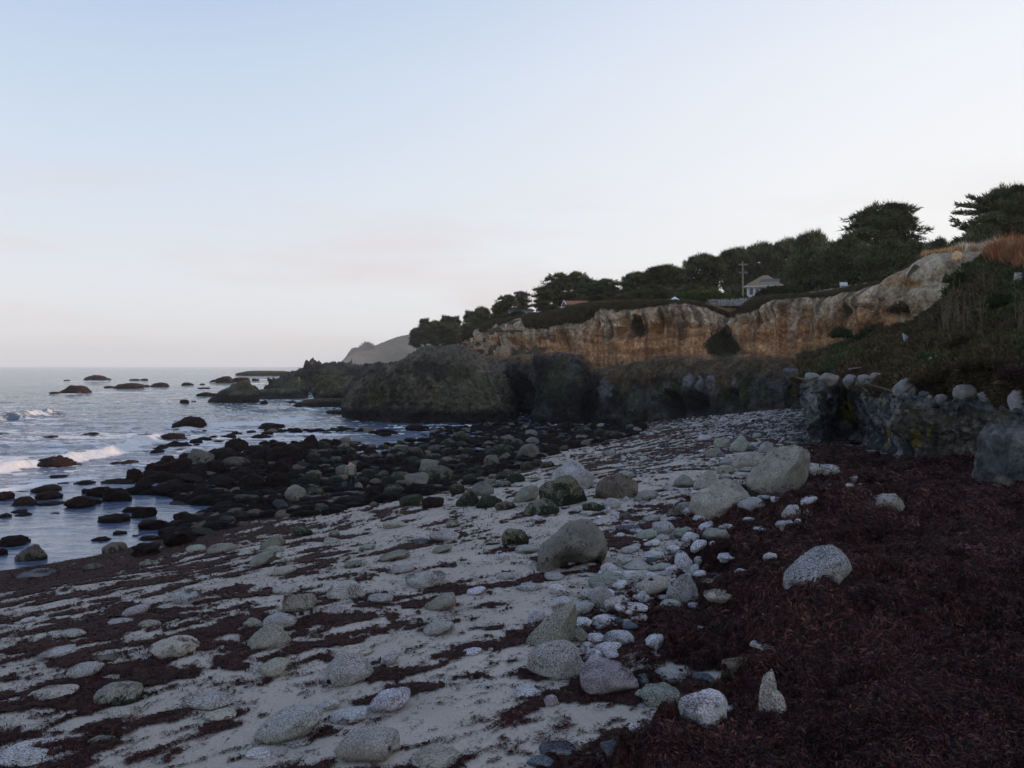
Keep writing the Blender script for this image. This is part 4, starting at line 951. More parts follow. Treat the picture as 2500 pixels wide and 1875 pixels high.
# region  x  foot-y  width  height  kind shape [| label | short name used to point at neighbours]
TAB = """
A 195 190 190 112 k p | brown boulder standing in the shallows by the seaweed shoreline, peaked towards the left | the brown boulder in the shallows
A 225 290 210 62 s f | smooth low slate blue rock lying in seaweed just above the waterline | the slate rock by the waterline
A 590 240 115 45 k f
A 950 215 125 38 o s
A 500 122 185 34 d f
A 720 132 150 74 k r | brown grey boulder at the end of the shallow pool, half in weed | the brown grey pool boulder
A 930 150 200 88 d b
A 1120 92 170 108 d b
A 1240 130 128 56 v r | pale green grey stone at the lower edge of the dark boulder field | the pale green edge stone
A 1415 127 200 62 o f
A 1730 100 150 84 o p | dark olive upright pointed stone on the sand just below the dark boulder field | the upright olive stone
A 1735 132 125 52 v r
A 1665 213 165 94 v l
A 1800 272 155 58 t l
A 2110 70 100 40 v r
A 1920 25 130 65 m r
A 1815 388 150 60 t s
A 1900 497 205 112 o b | cracked brown and olive boulder with broken faces among seaweed streaks | the cracked brown boulder
A 1195 452 190 78 g r | pale grey rounded boulder with seaweed at its foot, upper middle of the left sand | the pale rounded left boulder
A 860 527 165 78 x l
A 770 587 145 42 g s
A 950 602 120 50 o s
A 40 527 95 34 t s
A 165 577 110 46 w l
A 455 672 145 62 g s
A 1095 797 285 148 t r | big pale speckled rounded boulder ringed by seaweed on the left sand | the big pale left boulder
A 350 807 240 94 g l | grey wedge boulder capped with dark seaweed at the far left | the seaweed-capped grey boulder
A 520 932 245 116 g l | grey tan wedge boulder sloping down to the left in thick seaweed | the grey tan left wedge
A 665 822 140 52 k f
A 310 1072 300 98 t l | long low tan boulder draped with seaweed near the left edge | the long draped tan boulder
A 745 1092 280 148 o r | mossy olive rounded boulder at the lower left, its top stained dark | the mossy olive boulder
A 1605 607 128 68 o r
A 1775 612 200 106 g r | grey speckled boulder touching the back of the olive tan peaked one | the grey boulder behind the peak
A 1700 738 270 160 o p | olive tan peaked boulder with speckled sides in the middle of the left sand | the olive tan peaked boulder
A 1760 918 235 124 t r | black and white coarsely speckled boulder beside a curl of seaweed | the coarse speckled boulder
A 1330 1118 280 98 g s | broad pale boulder almost drowned in sand | the drowned pale boulder
A 1400 1197 170 80 t s
A 760 1182 150 78 t s
A 1830 1332 400 238 g l | large grey speckled boulder slanting up to the right in bare sand at bottom centre | the large slanting grey boulder
A 2085 1132 150 75 g l
A 2165 1202 135 64 x r
A 1880 1362 165 60 g s
A 640 1352 155 60 o s
A 210 1470 380 84 w s | long white streaked boulder back nearly covered by sand at the bottom left | the white streaked left boulder
A 1640 1432 140 58 w s
A 830 1130 90 34 t s
B 1555 368 450 328 o p | large dark egg-shaped boulder with a black hollow under its near side | the hollowed egg-shaped boulder
B 1190 217 170 114 m r | small dark mossy boulder left of the hollowed egg-shaped one | the mossy satellite boulder
B 1270 262 140 56 g s
B 1110 302 92 46 w r
B 740 190 190 74 g r
B 590 206 102 40 s r
B 725 262 122 56 o l
B 425 307 190 72 o l
B 250 242 102 42 v r
B 170 352 122 46 o s
B 472 388 155 58 g l
B 620 477 250 98 g r | low grey boulder like a turtle shell with seaweed at its right | the turtle-back grey boulder
B 120 550 245 122 t r | pale tan speckled boulder sloping to the left beside a broad seaweed streak | the sloping pale tan boulder
B 335 577 142 62 g s
B 425 102 142 52 t r
B 800 97 96 46 o r
B 40 157 72 42 o r
B 725 622 215 114 o l | wedge-shaped stone with a bright rusty orange broken end face | the orange-faced wedge stone
B 702 782 195 104 g l | smooth grey wedge stone lying alone below the orange-faced one | the lone grey wedge stone
B 940 527 122 56 w l
B 1440 427 122 46 g r
B 1130 427 102 46 g s
B 1290 497 142 46 g s
B 1455 517 112 62 w r
B 1790 482 275 104 v f | flat grey green slab stone with smaller pale stones round it | the grey green slab stone
B 1845 497 120 66 w l
B 1425 864 330 300 o q | tall tan boulder leaning up to a sharp split point in the middle of the sand | the tall split-point boulder
B 1330 707 126 96 w r
B 1480 612 152 80 w l
B 1622 657 142 96 g l
B 1742 612 165 142 g r | smooth pale grey boulder with its high end right, in the cluster behind the split point | the smooth high-ended boulder
B 1845 622 165 92 g p
B 1930 637 205 50 w f
B 1620 742 112 76 w r
B 1600 827 122 102 o r
B 1772 727 190 78 w r
B 1700 827 116 58 w s
B 1848 847 192 100 w r
B 1775 892 172 70 w l
B 1458 1052 372 244 g r | big round salt and pepper granite boulder in front of the tall split-point one | the salt and pepper boulder
B 1790 1152 382 244 x b | rough white-veined lilac boulder with strands of seaweed across it | the veined lilac boulder
B 2080 867 112 92 w l
B 2155 1087 172 98 g r
B 2018 1102 102 76 s r
B 2118 1232 245 150 v r | grey green oval boulder resting on the edge of the seaweed bank | the grey green oval boulder
B 1986 1187 66 62 g r
B 1275 1177 172 76 w r
B 1420 1237 92 80 x r
B 395 1267 248 160 w l | pale log-like boulder crossed by a dark band of seaweed | the log-like pale boulder
B 130 1337 232 102 w l
B 255 1583 385 244 g b | large blocky speckled boulder at the bottom edge, left of the centre | the large blocky bottom boulder
B 690 1632 332 132 t r | pale speckled boulder cut by the bottom edge of the picture | the cut-off bottom boulder
B 1800 1547 132 112 s r
B 1460 1552 232 68 s f
B 1350 1632 182 88 s r
B 1975 1392 110 58 w s
B 150 922 222 72 t s
B 130 1090 300 196 g r | big pale grey boulder with a smooth dome, in clean sand left of centre | the smooth pale dome boulder
B 390 972 112 92 g l
B 915 907 122 44 w l
B 985 1117 92 24 w s
B 2075 307 142 66 w r
B 1882 342 102 66 g r
B 1970 362 192 42 g f
B 2112 372 142 52 g l
B 1790 382 112 60 w r
B 2060 442 112 56 w r
B 2185 402 82 66 w r
B 2070 532 222 132 t l | pale tan wedge boulder with a flat sloping top, left of the triangular grey one | the flat-topped tan wedge
B 1660 555 120 70 g s
B 60 1010 70 50 g s
B 1985 560 80 40 w s
C 550 545 292 208 g r | tall smooth grey dome boulder at the back of the open sand | the tall smooth dome boulder
C 485 652 325 212 m b | big lumpy boulder with a black weed cap in the group on the sand | the weed-capped lumpy boulder
C 230 622 180 112 v l | pale green boulder with a dark crest leaning on the weed-capped lumpy one | the dark-crested green boulder
C 845 602 282 168 k r | grey boulder whose whole lower half is black, alone right of the two-lobed group | the black-bellied boulder
C 335 712 242 116 m p | dark mossy peaked boulder in front of the weed-capped lumpy one | the dark mossy peaked boulder
C 95 677 142 62 k r
C 1045 617 162 76 o l
C 815 667 112 72 g r
C 690 687 152 64 m r
C 650 712 90 30 g s
C 1950 557 425 315 t l | largest tan boulder on the beach, pitted and slanting, at the seaweed edge | the largest tan boulder
C 1545 702 375 238 t p | tan boulder with a long dark crack running through it | the long-cracked tan boulder
C 1450 542 162 136 t p | tan pointed boulder standing just behind the long-cracked one | the tan pointed boulder
C 1755 402 245 118 t r | smooth tan oval boulder left of the largest tan one | the smooth tan oval boulder
C 1752 672 182 84 g r | grey rounded boulder in front of the largest tan one | the grey front boulder
C 1855 302 102 84 g p
C 1585 437 122 66 o r
C 1590 372 92 50 g r
C 1505 322 112 62 o r
C 1548 322 60 34 s r
C 1680 287 132 112 v p | pale green cone-shaped boulder near the back of the beach | the pale green cone boulder
C 1560 257 112 70 v r
C 1800 192 72 36 v r
C 1445 207 104 40 w r
C 1300 517 132 82 v p
C 1195 547 86 36 g r
C 905 462 122 46 v r
C 790 312 82 42 v r
C 1740 422 112 36 v r
C 1772 457 142 40 g r
C 1580 467 82 36 g r
C 1310 580 82 30 g r
C 1385 604 82 60 w r
C 1330 654 152 50 v r
C 1250 724 132 64 k b
C 1345 712 92 50 w r
C 905 742 92 48 k b
C 1080 757 122 50 g l
C 1432 757 142 60 w l
C 1562 724 122 70 w l
C 1445 837 102 86 w l | oblong pale stone tilted on end beside the seaweed edge | the tilted oblong stone
C 1515 877 192 62 v f
C 1345 897 132 72 w r
C 1160 832 152 82 g r
C 1048 882 142 80 v l
C 1302 864 142 76 v r
C 1150 887 112 44 g f
C 930 822 152 46 s f
C 985 832 92 28 w s
C 1085 925 112 50 w l
C 935 970 132 54 g l
C 1400 962 104 84 w l
C 1243 972 62 52 w b
C 1280 1002 62 52 g r
C 300 750 90 40 w r
C 740 122 62 32 v r
C 1145 132 62 34 v r
C 985 152 62 36 o r
C 1300 1092 122 128 w r | upright rounded pale grey stone in the line of stones by the seaweed | the upright pale stone
C 1410 1047 82 56 g r
C 1365 1122 72 82 g l
C 1405 1132 86 50 w r
C 1300 1302 217 206 g q | triangular grey speckled boulder standing on end at the seaweed edge | the triangular grey boulder
C 1545 1307 217 88 t r | pale lumpy boulder lying in the seaweed right of the triangular grey one | the pale lumpy boulder
C 1210 1342 152 66 v r
C 1380 1347 102 46 x f
C 250 1222 142 56 g s
C 430 1152 122 48 g s
C 1605 1032 142 52 w r
C 1880 1027 92 62 w b
C 1740 762 82 34 w f
C 1590 812 112 40 w r
C 1820 837 112 44 w f
C 1985 807 122 62 w b
C 2028 732 122 90 g p | small pointed grey stone sticking out of the seaweed below the largest tan boulder | the small pointed grey stone
C 2070 772 52 40 w r
C 2125 717 52 46 t p
C 2140 652 122 70 w l
C 1685 1092 82 28 w f
C 1845 617 112 34 w f
C 2190 440 90 60 t r
C 1175 1290 100 40 g s
D 978 500 380 240 g e | big tan boulder emerging from the seaweed bank with weed hanging over its top | the big boulder in the seaweed
D 1392 107 178 94 t b | pale tan boulder sticking up alone in the far seaweed | the lone far seaweed boulder
D 300 1382 282 208 w r | large rounded salt and pepper boulder against the front of the seaweed bank | the large bank-side boulder
D 95 1147 192 92 g r
D 285 1142 132 56 s r
D 470 1118 152 130 k b | dark blocky stone half wrapped in seaweed | the dark wrapped stone
D 425 1167 102 42 w l
D 650 962 152 42 g f
D 450 1320 60 40 w r
D 675 1332 105 268 t b | pale tan slab standing on end beside the seaweed overhang, front one of a leaning pair | the standing slab pair
D 742 1340 82 150 t b | shorter pale slab leaning against the taller standing one under the seaweed overhang
D 20 945 60 90 w l
D 270 825 40 24 w r
D 100 360 60 40 w r
D 350 325 50 28 w r
D 720 60 60 30 w f
D 1200 590 60 20 k f
D 980 1480 60 30 k b
G 300 1310 60 20 w r
G 330 1300 200 80 t r | tan stone tucked behind the white-topped one right of the largest tan boulder | the tan tucked stone
G 436 1322 240 92 w r | white-topped low boulder on the seaweed right of the largest tan boulder | the white-topped low boulder
G 690 1385 90 52 w b
G 645 1442 72 40 w r
G 430 1465 52 24 w f
G 460 1425 40 20 w r
G 735 1420 34 18 w r
G 280 1545 80 40 w l
G 155 1060 80 34 v r
G 100 1045 90 30 v r
"""
SEA_TAB = """
E 620 202 112 33 r r | dark two-humped rock far out at sea, farthest of the big ones | the farthest two-humped rock
E 563 202 62 26 r p
E 680 203 46 14 r r
E 850 206 62 12 r r
E 915 206 42 14 r r
E 425 209 34 7 r f
E 472 287 172 52 r b | craggy reddish rock with waves breaking on it, at the far left out at sea | the craggy far left rock
E 345 292 62 16 r r
E 690 253 62 14 r r
E 820 259 168 38 r r | long smooth reddish brown rock lying far out in the sea | the long smooth sea rock
E 758 258 80 22 r r
E 930 247 38 16 r r
E 1015 247 112 30 r r
E 1190 239 72 22 r r
E 1285 233 32 10 r r
E 1295 261 72 13 r f
E 1420 221 104 43 r b
E 1355 219 52 20 r r
E 1525 219 124 34 r b
E 1622 209 52 18 r r
E 425 208 34 8 r f
E 1315 310 124 32 d b
E 1170 349 56 24 d r
E 1230 340 30 8 d r
E 1675 354 46 24 d r
E 1860 350 50 8 d r
E 1190 514 214 84 d p | tall black humped boulder standing alone in the grey water | the tall black humped boulder
E 1100 583 147 46 d r | smaller black boulder in the water in front of the tall humped one | the smaller black boulder
E 1725 511 157 38 d r | smooth black whale-backed rock beside the far wave line | the whale-backed rock
E 1655 575 112 30 d r
E 1695 557 72 28 d r
E 335 754 224 76 r p | red brown barnacled boulder lit by the sun beside the white wave | the sunlit red boulder
E 815 737 92 28 r r | small red rock in the shallows right of the sunlit red boulder | the small red rock
E 657 628 38 16 r r
E 575 552 102 18 d f
E 320 571 82 18 r f
E 0 552 110 12 r f
E 1140 656 56 15 r r
E 1175 626 52 13 r r
E 1250 613 42 8 d f
E 735 737 62 16 r f
E 365 817 102 12 d f
E 925 550 104 8 d f
E 795 580 54 7 d f
E 493 740 46 10 r f
E 30 773 30 10 r r
E 1440 533 90 9 d f
E 1300 528 30 10 d f
E 1925 562 60 8 r f
E 2075 543 56 9 d f
E 1390 592 70 8 d f
E 970 612 80 6 d f
E 930 658 60 6 d f
E 285 920 167 56 d r | flat-topped black weedy boulder, upper of the pair by the last foam line | the flat-topped weedy boulder
E 310 963 147 60 d r
E 535 869 112 32 d f
E 400 868 72 18 d f
E 130 919 102 14 d f
E 20 963 112 56 r r
E 145 1006 147 66 r r | round red weedy boulder in the shallows near the left edge | the round red weedy boulder
E 310 1001 152 28 d f
E 30 1079 64 32 r r
E 115 1046 92 22 d f
E 145 1063 92 20 d f
E 500 1014 172 76 d r | big black rounded boulder with its reflection in the still shallows | the big black shallows boulder
E 605 991 72 34 d r
E 620 946 142 70 d b
E 740 976 182 94 d r
E 552 926 82 34 d r
E 850 846 104 86 d r
E 745 866 192 40 d r
E 1100 803 204 108 d b | massive black weedy block at the seaward end of the boulder field | the massive black block
E 980 787 104 60 d r
E 1060 712 82 32 d r
E 712 1112 187 64 d r | lozenge-shaped black boulder with its reflection in the still pool | the lozenge pool boulder
E 910 1077 152 70 d b
E 850 1046 122 42 d r
E 985 1157 192 72 d b | wide black boulder in the pool nearest the sand | the wide near pool boulder
E 760 1182 82 24 d f
E 642 1226 104 32 d r
E 945 1217 112 28 d f
E 350 1050 54 7 d f
E 860 1195 40 12 d f
E 1185 1107 182 70 d b
E 1320 1097 112 56 d r
E 1320 1155 130 60 d b
E 75 1257 172 72 d r | flat-fronted black boulder in the water at the left edge | the left edge black boulder
E 5 1320 64 50 d r
F 30 645 60 12 d f
F 150 920 60 16 d r
F 260 925 92 38 d r
F 455 922 92 18 d f
F 685 940 62 30 d r
F 525 945 60 16 d f
F 590 955 40 14 d r
F 830 910 84 30 d r | small dark rock in the bay in front of the big headland | the small bay rock
F 865 832 128 46 d r | dark flat rock in the water at the corner of the bay | the bay corner rock
F 275 852 58 8 d f
F 270 675 92 26 d b
F 330 727 130 34 d b
F 50 752 90 16 d f
"""
def parse(tab, sea_, field=False):
    for ln in tab.strip().splitlines():
        f_ = [s.strip() for s in ln.split('|')]; a = f_[0].split(); ox, oy, k = SRC[a[0]]
        px, py, w, h = (float(v) for v in a[1:5])
        add_rock(ox + px / k, oy + py / k, w / k, h / k, a[5], a[6], f_[1] if len(f_) > 1 else None, f_[2] if len(f_) > 2 else None, sea_=sea_)
        if field: ROCKS[-1]['o'].color = [v * .52 for v in ROCKS[-1]['o'].color[:3]] + [min(.85, ROCKS[-1]['o'].color[3] + .22)]
parse(TAB, False); parse(SEA_TAB, True)
# pale and olive boulders that show among the dark weedy ones
FIELD = """
F 55 1317 142 120 t r | big smooth tan boulder glowing among the black weedy ones left of the person | the big tan field boulder
F 180 1302 132 88 o r
F 285 1292 112 40 o f
F 878 1227 165 116 t b | flat-topped tan boulder in the middle of the dark boulder field | the flat-topped tan field boulder
F 770 1192 155 84 o r
F 1010 1197 225 130 o b | broad lumpy boulder with black weed patches right of the flat-topped tan one | the broad lumpy field boulder
F 725 1282 144 86 o r
F 990 1032 124 46 o r
F 925 1072 114 46 o r
F 1037 1082 92 62 k r
F 1385 1087 114 92 o r | rounded olive boulder near the right end of the dark field | the rounded olive field boulder
F 1445 1002 114 78 o r
F 1410 1040 90 46 k r
F 1660 932 92 56 t r
F 1560 952 94 66 o r
F 1690 1077 84 52 k r
F 1622 1102 92 62 k r
F 1230 1192 104 60 k r
F 1372 1197 82 40 t r
F 832 1342 164 82 k r
F 1220 1342 152 106 m p | dark green peaked boulder where the field meets the sand | the green field-edge boulder
F 1365 1352 174 88 m r
F 1320 1272 152 96 v r
F 1150 1262 104 70 o b
F 985 1352 150 76 d b
F 650 1162 82 62 o r
F 545 1142 102 52 k r
F 1545 1182 124 62 m r
F 1455 1162 92 52 k r
F 1760 1082 92 40 k r
F 2180 1002 92 42 v r
F 2150 932 62 32 o r
F 250 1060 90 50 k r
F 180 1150 110 50 o r
F 330 1195 110 60 k r
F 520 1195 90 50 k r
F 470 1250 80 70 t p
F 1110 1040 90 40 k r
F 1180 1100 90 50 k r
F 1290 1110 80 44 o r
F 1300 1160 90 50 k r
F 1460 1215 110 44 v r
E 1870 985 30 20 t r
E 1565 992 152 66 k r
E 1450 990 90 46 k r
E 1790 1040 110 80 s b
E 1540 1090 90 60 k b
E 1450 1130 110 64 s r
E 2060 925 110 50 k r
E 1290 1195 156 60 k r
"""
parse(FIELD, True, True)
add_rock(858, 1214, 66, 16, 'k', 'f', 'low flat weed-stained rock the person stands on', None, sea_=True)
def flush_overlap(px, py, w, pts, k=.42):
    return any(abs(px - a) < (w + c) * k and abs(py - b_) < (w + c) * k * .42 for a, b_, c in pts)
# the mass of black weedy boulders between the sand and the sea
GP = np.array([(325, 1222), (372, 1150), (410, 1130), (500, 1108), (600, 1090), (700, 1083), (850, 1080), (1030, 1088), (1250, 1062), (1420, 1040), (1590, 1030), (1560, 1060), (1450, 1085), (1330, 1115), (1200, 1175), (1060, 1205), (900, 1238), (760, 1262), (640, 1262), (560, 1290), (430, 1322), (400, 1300), (560, 1235), (480, 1228), (400, 1212)], float)
r = np.random.default_rng(77); pts = [(q['px'], q['py'], q['w']) for q in ROCKS]; cand = 0; nf = 0
while cand < 9000 and nf < 262:
    cand += 1
    px, py = r.uniform(320, 1600), r.uniform(1030, 1325)
    if sdf_poly(np.array([px]), np.array([py]), GP)[0] < 3: continue
    base = (py - 893) / 300
    big_ = 1.25 if px < 760 else .85
    w = base * r.choice([34, 48, 64, 86], p=[.3, .35, .25, .1]) * big_
    if flush_overlap(px, py, w, pts, .34): continue
    if abs(px - 852) < 34 + w * .5 and 1196 < py < 1262: continue
    kind = r.choice(['d', 'k', 'o', 's', 't'], p=[.93, .04, .01, .015, .005] if px < 760 else [.56, .22, .12, .05, .05])
    add_rock(px, py, w, w * r.uniform(.42, .72), kind, r.choice(['r', 'b', 'f', 'p'], p=[.5, .3, .12, .08]), sea_=True, group='weedy boulders between the sand and the sea')
    if kind not in 'dr': q_ = ROCKS[-1]['o']; q_.color = [v * .5 for v in q_.color[:3]] + [min(.85, q_.color[3] + .2)]
    pts.append((px, py, w)); nf += 1
print('field', nf)
# rubble too small to tell apart: one object each
def rubble(name, poly, n_, wr, kinds, lab, seed, mt, lvl=2, flat=(.4, .7), sea_=False):
    r = np.random.default_rng(seed); P_ = np.array(poly, float); x0, y0 = P_.min(0); x1, y1 = P_.max(0)
    px, py = r.uniform(x0, x1, n_ * 5), r.uniform(y0, y1, n_ * 5)
    k = sdf_poly(px, py, P_) > 0; px, py = px[k][:n_], py[k][:n_]
    Q = at_many(px, py); V_, F_ = [], []; T = [rock_shape(seed + i, 'rbfp'[i % 4], lvl) for i in range(9)]; cc = []
    for i in range(len(px)):
        V, Fc = T[i % 9]; w = r.uniform(*wr) * (py[i] - 893) / 150 * Q[i, 1] / F * .5; a = r.uniform(0, 6.28)
        R = np.array([[math.cos(a), -math.sin(a), 0], [math.sin(a), math.cos(a), 0], [0, 0, 1]])
        q = (V * [w, w * r.uniform(.7, 1), w * r.uniform(*flat)]) @ R.T; p = Q[i].copy(); p[2] = max(p[2], -.05) if sea_ else p[2]
        F_.append(Fc + i * len(V)); V_.append(q + p); t = np.array(TINT[kinds[r.integers(len(kinds))]]) * r.uniform(.7, 1.15); cc.append(np.tile(t, (len(V), 1)))
    me = mesh_np(name, np.vstack(V_), np.vstack(F_), mt, col=np.vstack(cc)); o = link(name, me); tag(o, lab, 'rubble', kind='stuff'); return o
m_rub = attr_mat('cobble_stone', spec=.06, scale=9, amt=.3, bumps=((9, .03), (30, .008)))
rubble('cobbles', [(1640, 1040), (1690, 1005), (1800, 1000), (1960, 992), (1972, 1040), (1960, 1075), (1850, 1070), (1760, 1062), (1700, 1055)], 1100, (4, 12), 'wgggvswsd', 'spread of small pale cobbles at the head of the cove', 91, m_rub)
rubble('cobbles', [(1480, 1030), (1600, 1005), (1700, 1000), (1700, 1030), (1600, 1050), (1500, 1060)], 430, (4, 11), 'omvksdd', 'greenish cobbles along the foot of the cove cliff', 92, m_rub)
rubble('rubble', [(1040, 1050), (1250, 1028), (1480, 1022), (1600, 1025), (1560, 1062), (1430, 1085), (1300, 1110), (1150, 1120), (1020, 1090)], 1700, (8, 26), 'dddddddk', 'low black weedy rubble in front of the headland', 93, m_rub, sea_=True)
rubble('rubble', list(map(tuple, GP)), 2800, (10, 30), 'ddddddddk', 'black weedy rubble filling gaps between the boulders', 94, m_rub, sea_=True)
rubble('cobbles', [(1500, 1110), (1640, 1060), (1900, 1060), (1960, 1100), (1850, 1130), (1700, 1150), (1500, 1180)], 260, (5, 14), 'gwvsgws', 'scattered small stones on the upper sand', 95, m_rub)
rubble('cobbles', [(1330, 1330), (1520, 1160), (1700, 1210), (1640, 1300), (1680, 1400), (1600, 1460), (1480, 1640), (1400, 1600), (1480, 1480), (1400, 1420)], 210, (4, 11), 'gwwgws', 'small stones in the gaps of the stone line', 96, m_rub)

# surf round the rocks that stand in the sea
ring = np.zeros(sx.shape); rr0 = np.random.default_rng(9)
for q in ROCKS:
    if q['py'] > 1150 or not q['o'].name.startswith(('sea_rock', 'weedy')): continue
    l_ = q['o'].location
    if l_.z > .4 or l_.x > -7: continue
    W_ = q['w'] * l_.y / F; R_ = W_ * .5
    i0, i1 = np.searchsorted(DS, (l_.y - 2.2 * W_ - 2, l_.y + 2.2 * W_ + 2))
    X_, Y_ = sx[i0:i1] - l_.x, (sy[i0:i1] - l_.y) * 1.1
    dd_ = np.sqrt(X_ ** 2 + Y_ ** 2) - R_
    ring[i0:i1] = np.maximum(ring[i0:i1], rr0.uniform(.45, 1.0) * np.exp(-np.maximum(dd_, 0) / (.35 * W_ + .25)) * (.55 + .9 * fn[i0:i1]))
foam = np.clip(np.maximum(foam, ring * (sstep(48, 60, SD))), 0, 1)
sea.data.attributes['foam'].data.foreach_set('value', foam.ravel().astype(np.float32))

# boulders on the ledge
def add_ledge(px, py, w, h, kind, shape, label, dadd=.15, **k):
    px, py, w, h = 1900 + px / 3.687, 800 + py / 3.687, w / 3.687, h / 3.687
    q = (SFP - (px, py)); i = np.argmin((q ** 2).sum(1) + (SF[:, 1] > 60) * 1e6); p = SF[i].copy()
    kx = np.abs(PXl - px) < 9; kk = np.where(kx & (tv_L < 5.05) & (LG2[..., 1] > 5), PYl, 1e9); ii = np.unravel_index(np.argmin(kk), kk.shape); p = LG2[ii] + np.array([0, dadd - .25, -.04])
    p[0] = (px - 1250) / F * p[1]
    p[2] -= .10 * h * p[1] / F
    o = add_rock(px, py, w, h * .88, kind, shape, label, None, pos=p, name='boulder', **k); o.color = [v * .78 for v in o.color[:3]] + [o.color[3] + .12]; return o
for a in [(302, 482, 142, 78, 'g', 'r', 'banded grey boulder at the far left end of the rock ledge'), (455, 494, 182, 102, 't', 'r', 'large tan boulder second from the left on the rock ledge'),
          (655, 513, 127, 97, 'g', 'r', 'round grey boulder on the ledge above the large yellow lichen patch'), (780, 478, 112, 66, 'g', 'r', 'low grey boulder left of the square-shouldered one on the ledge'),
          (885, 474, 122, 78, 't', 'r', 'square-shouldered tan grey boulder in the middle of the ledge row'), (960, 472, 62, 50, 'g', 'r', 'small grey stone leaning on the square-shouldered ledge boulder'), (1030, 474, 66, 40, 'g', 'r', 'lower of the small grey stones in the ledge row gap'),
          (1150, 592, 190, 160, 'g', 'l', 'tall slanted grey boulder at the step of the rock ledge'), (1195, 608, 128, 116, 'g', 'r', 'smooth egg-shaped grey boulder in front of the tall slanted ledge boulder'),
          (1315, 634, 92, 46, 's', 'r', 'small dark stone right of the egg-shaped ledge boulder'), (1365, 642, 52, 34, 't', 'r', 'tiny tan stone in the ledge row'), (1475, 627, 122, 76, 'g', 'r', 'blue grey oval boulder half under hanging scrub on the ledge'),
          (1690, 678, 190, 122, 't', 'r', 'round boulder on the ledge with one half tan and one half grey'), (1815, 676, 192, 60, 'w', 'f', 'flat pale stone in front of the pale boulder heap on the ledge'), (1890, 640, 170, 92, 'w', 'r', 'pale rounded boulder at the back of the heap on the ledge'),
          (2010, 640, 170, 100, 'g', 'r', 'grey boulder wedged in the ledge heap beside the biggest round one'), (2050, 694, 182, 106, 'g', 'l', 'cracked pale boulder tilted at the lip of the ledge'), (2165, 655, 160, 192, 'w', 'r', 'biggest round pale boulder on the ledge at the right edge'),
          (1930, 682, 72, 26, 't', 'r', 'small tan cobble at the lip below the ledge heap')]:
    add_ledge(*a)
# scraps of weed caught on the boulders
WP, WN = [], []
for q in ROCKS:
    if q['w'] < 60 or q['kind'] in 'dr': continue
    lb = q['label'] or ''
    amt = 1.0 if ('seaweed' in lb or 'weed over' in lb) else (.35 if (q['px'] > 1500 and q['py'] > 1150) else .12)
    o = q['o']; me = o.data; v = np.array([t.co[:] for t in me.vertices]); nn = np.array([t.normal[:] for t in me.vertices])
    up_ = nn[:, 2] > .25; nz_ = fbm(v[:, 0] * 2.5 + q['px'], v[:, 1] * 2.5, v[:, 2] * 2.5, o=3, seed=19)
    k = up_ & (nz_ > .32 - .34 * amt)
    if k.sum() == 0: continue
    i = np.random.default_rng(int(q['px'])).choice(np.nonzero(k)[0], int(min(q['w'] * 9 * amt, 1500)))
    WP.append(v[i] + np.array(o.location) + np.random.default_rng(2).normal(0, .012, (len(i), 3)))
P = np.vstack(WP); size = .026 * np.maximum(1, P[:, 1] / 10) ** .8
V1, Q1 = flakes(P, size, up=.5, seed=16, lift=.6, slim=True)
tag(link('seaweed', mesh_np('seaweed', V1, Q1, m_wrack, smooth=False, col=rcol(len(P), 4, 19))), 'scraps of dark red seaweed caught on top of the boulders', 'seaweed', kind='stuff')

# ragged weed on the dark boulders
WP = []
for q in ROCKS:
    if q['kind'] not in 'drk' or q['w'] < 12: continue
    o = q['o']; me = o.data; v = np.array([t.co[:] for t in me.vertices]); k = np.nonzero(v[:, 2] > 0)[0]
    rq = np.random.default_rng(int(q['px'] * 3)); i = rq.choice(k, int(min(q['w'] * (5 if q['kind'] != 'k' else 1.5), 420)))
    WP.append(v[i] + np.array(o.location) + rq.normal(0, .02, (len(i), 3)))
P = np.vstack(WP); size = .045 * np.maximum(1, P[:, 1] / 30) ** .8
V1, Q1 = flakes(P, size, up=.7, seed=26, lift=.5, slim=True)
rq = np.random.default_rng(5); cw = np.array([(.010, .008, .008), (.016, .010, .009), (.035, .011, .011), (.030, .024, .012), (.006, .006, .007)])[rq.choice(5, len(P), p=[.35, .25, .2, .1, .1])] * rq.uniform(.6, 1.6, (len(P), 1))
tag(link('rockweed', mesh_np('rockweed', V1, Q1, m_wrack, smooth=False, col=np.repeat(cw, 4, axis=0))), 'ragged dark rockweed clinging to the boulders in and beside the shallows', 'seaweed', kind='stuff')
print('rockweed', len(P))

# near block of rock at the right edge
p = at(2465, 1185)
nb_ = add_rock(2545, 1200, 262, 196, 's', 'b', 'big blue grey block of rock standing in the seaweed at the right edge', None, pos=p + np.array([.95, -.6, -.25]), name='rock_outcrop', depth=.9, below=.9)
nb_.color = (.125, .130, .130, .30)
_v = np.array([v.co[:] for v in nb_.data.vertices]); _u = _v / np.linalg.norm(_v, axis=1, keepdims=True)
_v = _v + _u * (.16 * ridged(_v[:, 0] * 1.6, _v[:, 1] * 1.6, _v[:, 2] * .9, o=5, seed=3) + .10 * fbm(_v[:, 0] * 5, _v[:, 1] * 5, _v[:, 2] * 4, o=4, seed=4))[:, None]
nb_.data.vertices.foreach_set('co', _v.astype(np.float32).ravel()); nb_.data.materials[0] = m_nearwall
_c = np.ones((len(_v), 4), np.float32); _n = fbm(_v[:, 0] * 1.5, _v[:, 1] * 1.5, _v[:, 2] * 1.5, o=4, seed=5); _c[:, :3] = lerp((.06, .062, .066), (.17, .165, .155), sstep(-.3, .4, _n))
nb_.data.color_attributes.new('col', 'FLOAT_COLOR', 'POINT').data.foreach_set('color', _c.ravel())
add_rock(2455, 1192, 44, 28, 'k', 'r', 'small brown rock at the foot of the big right edge block', None)

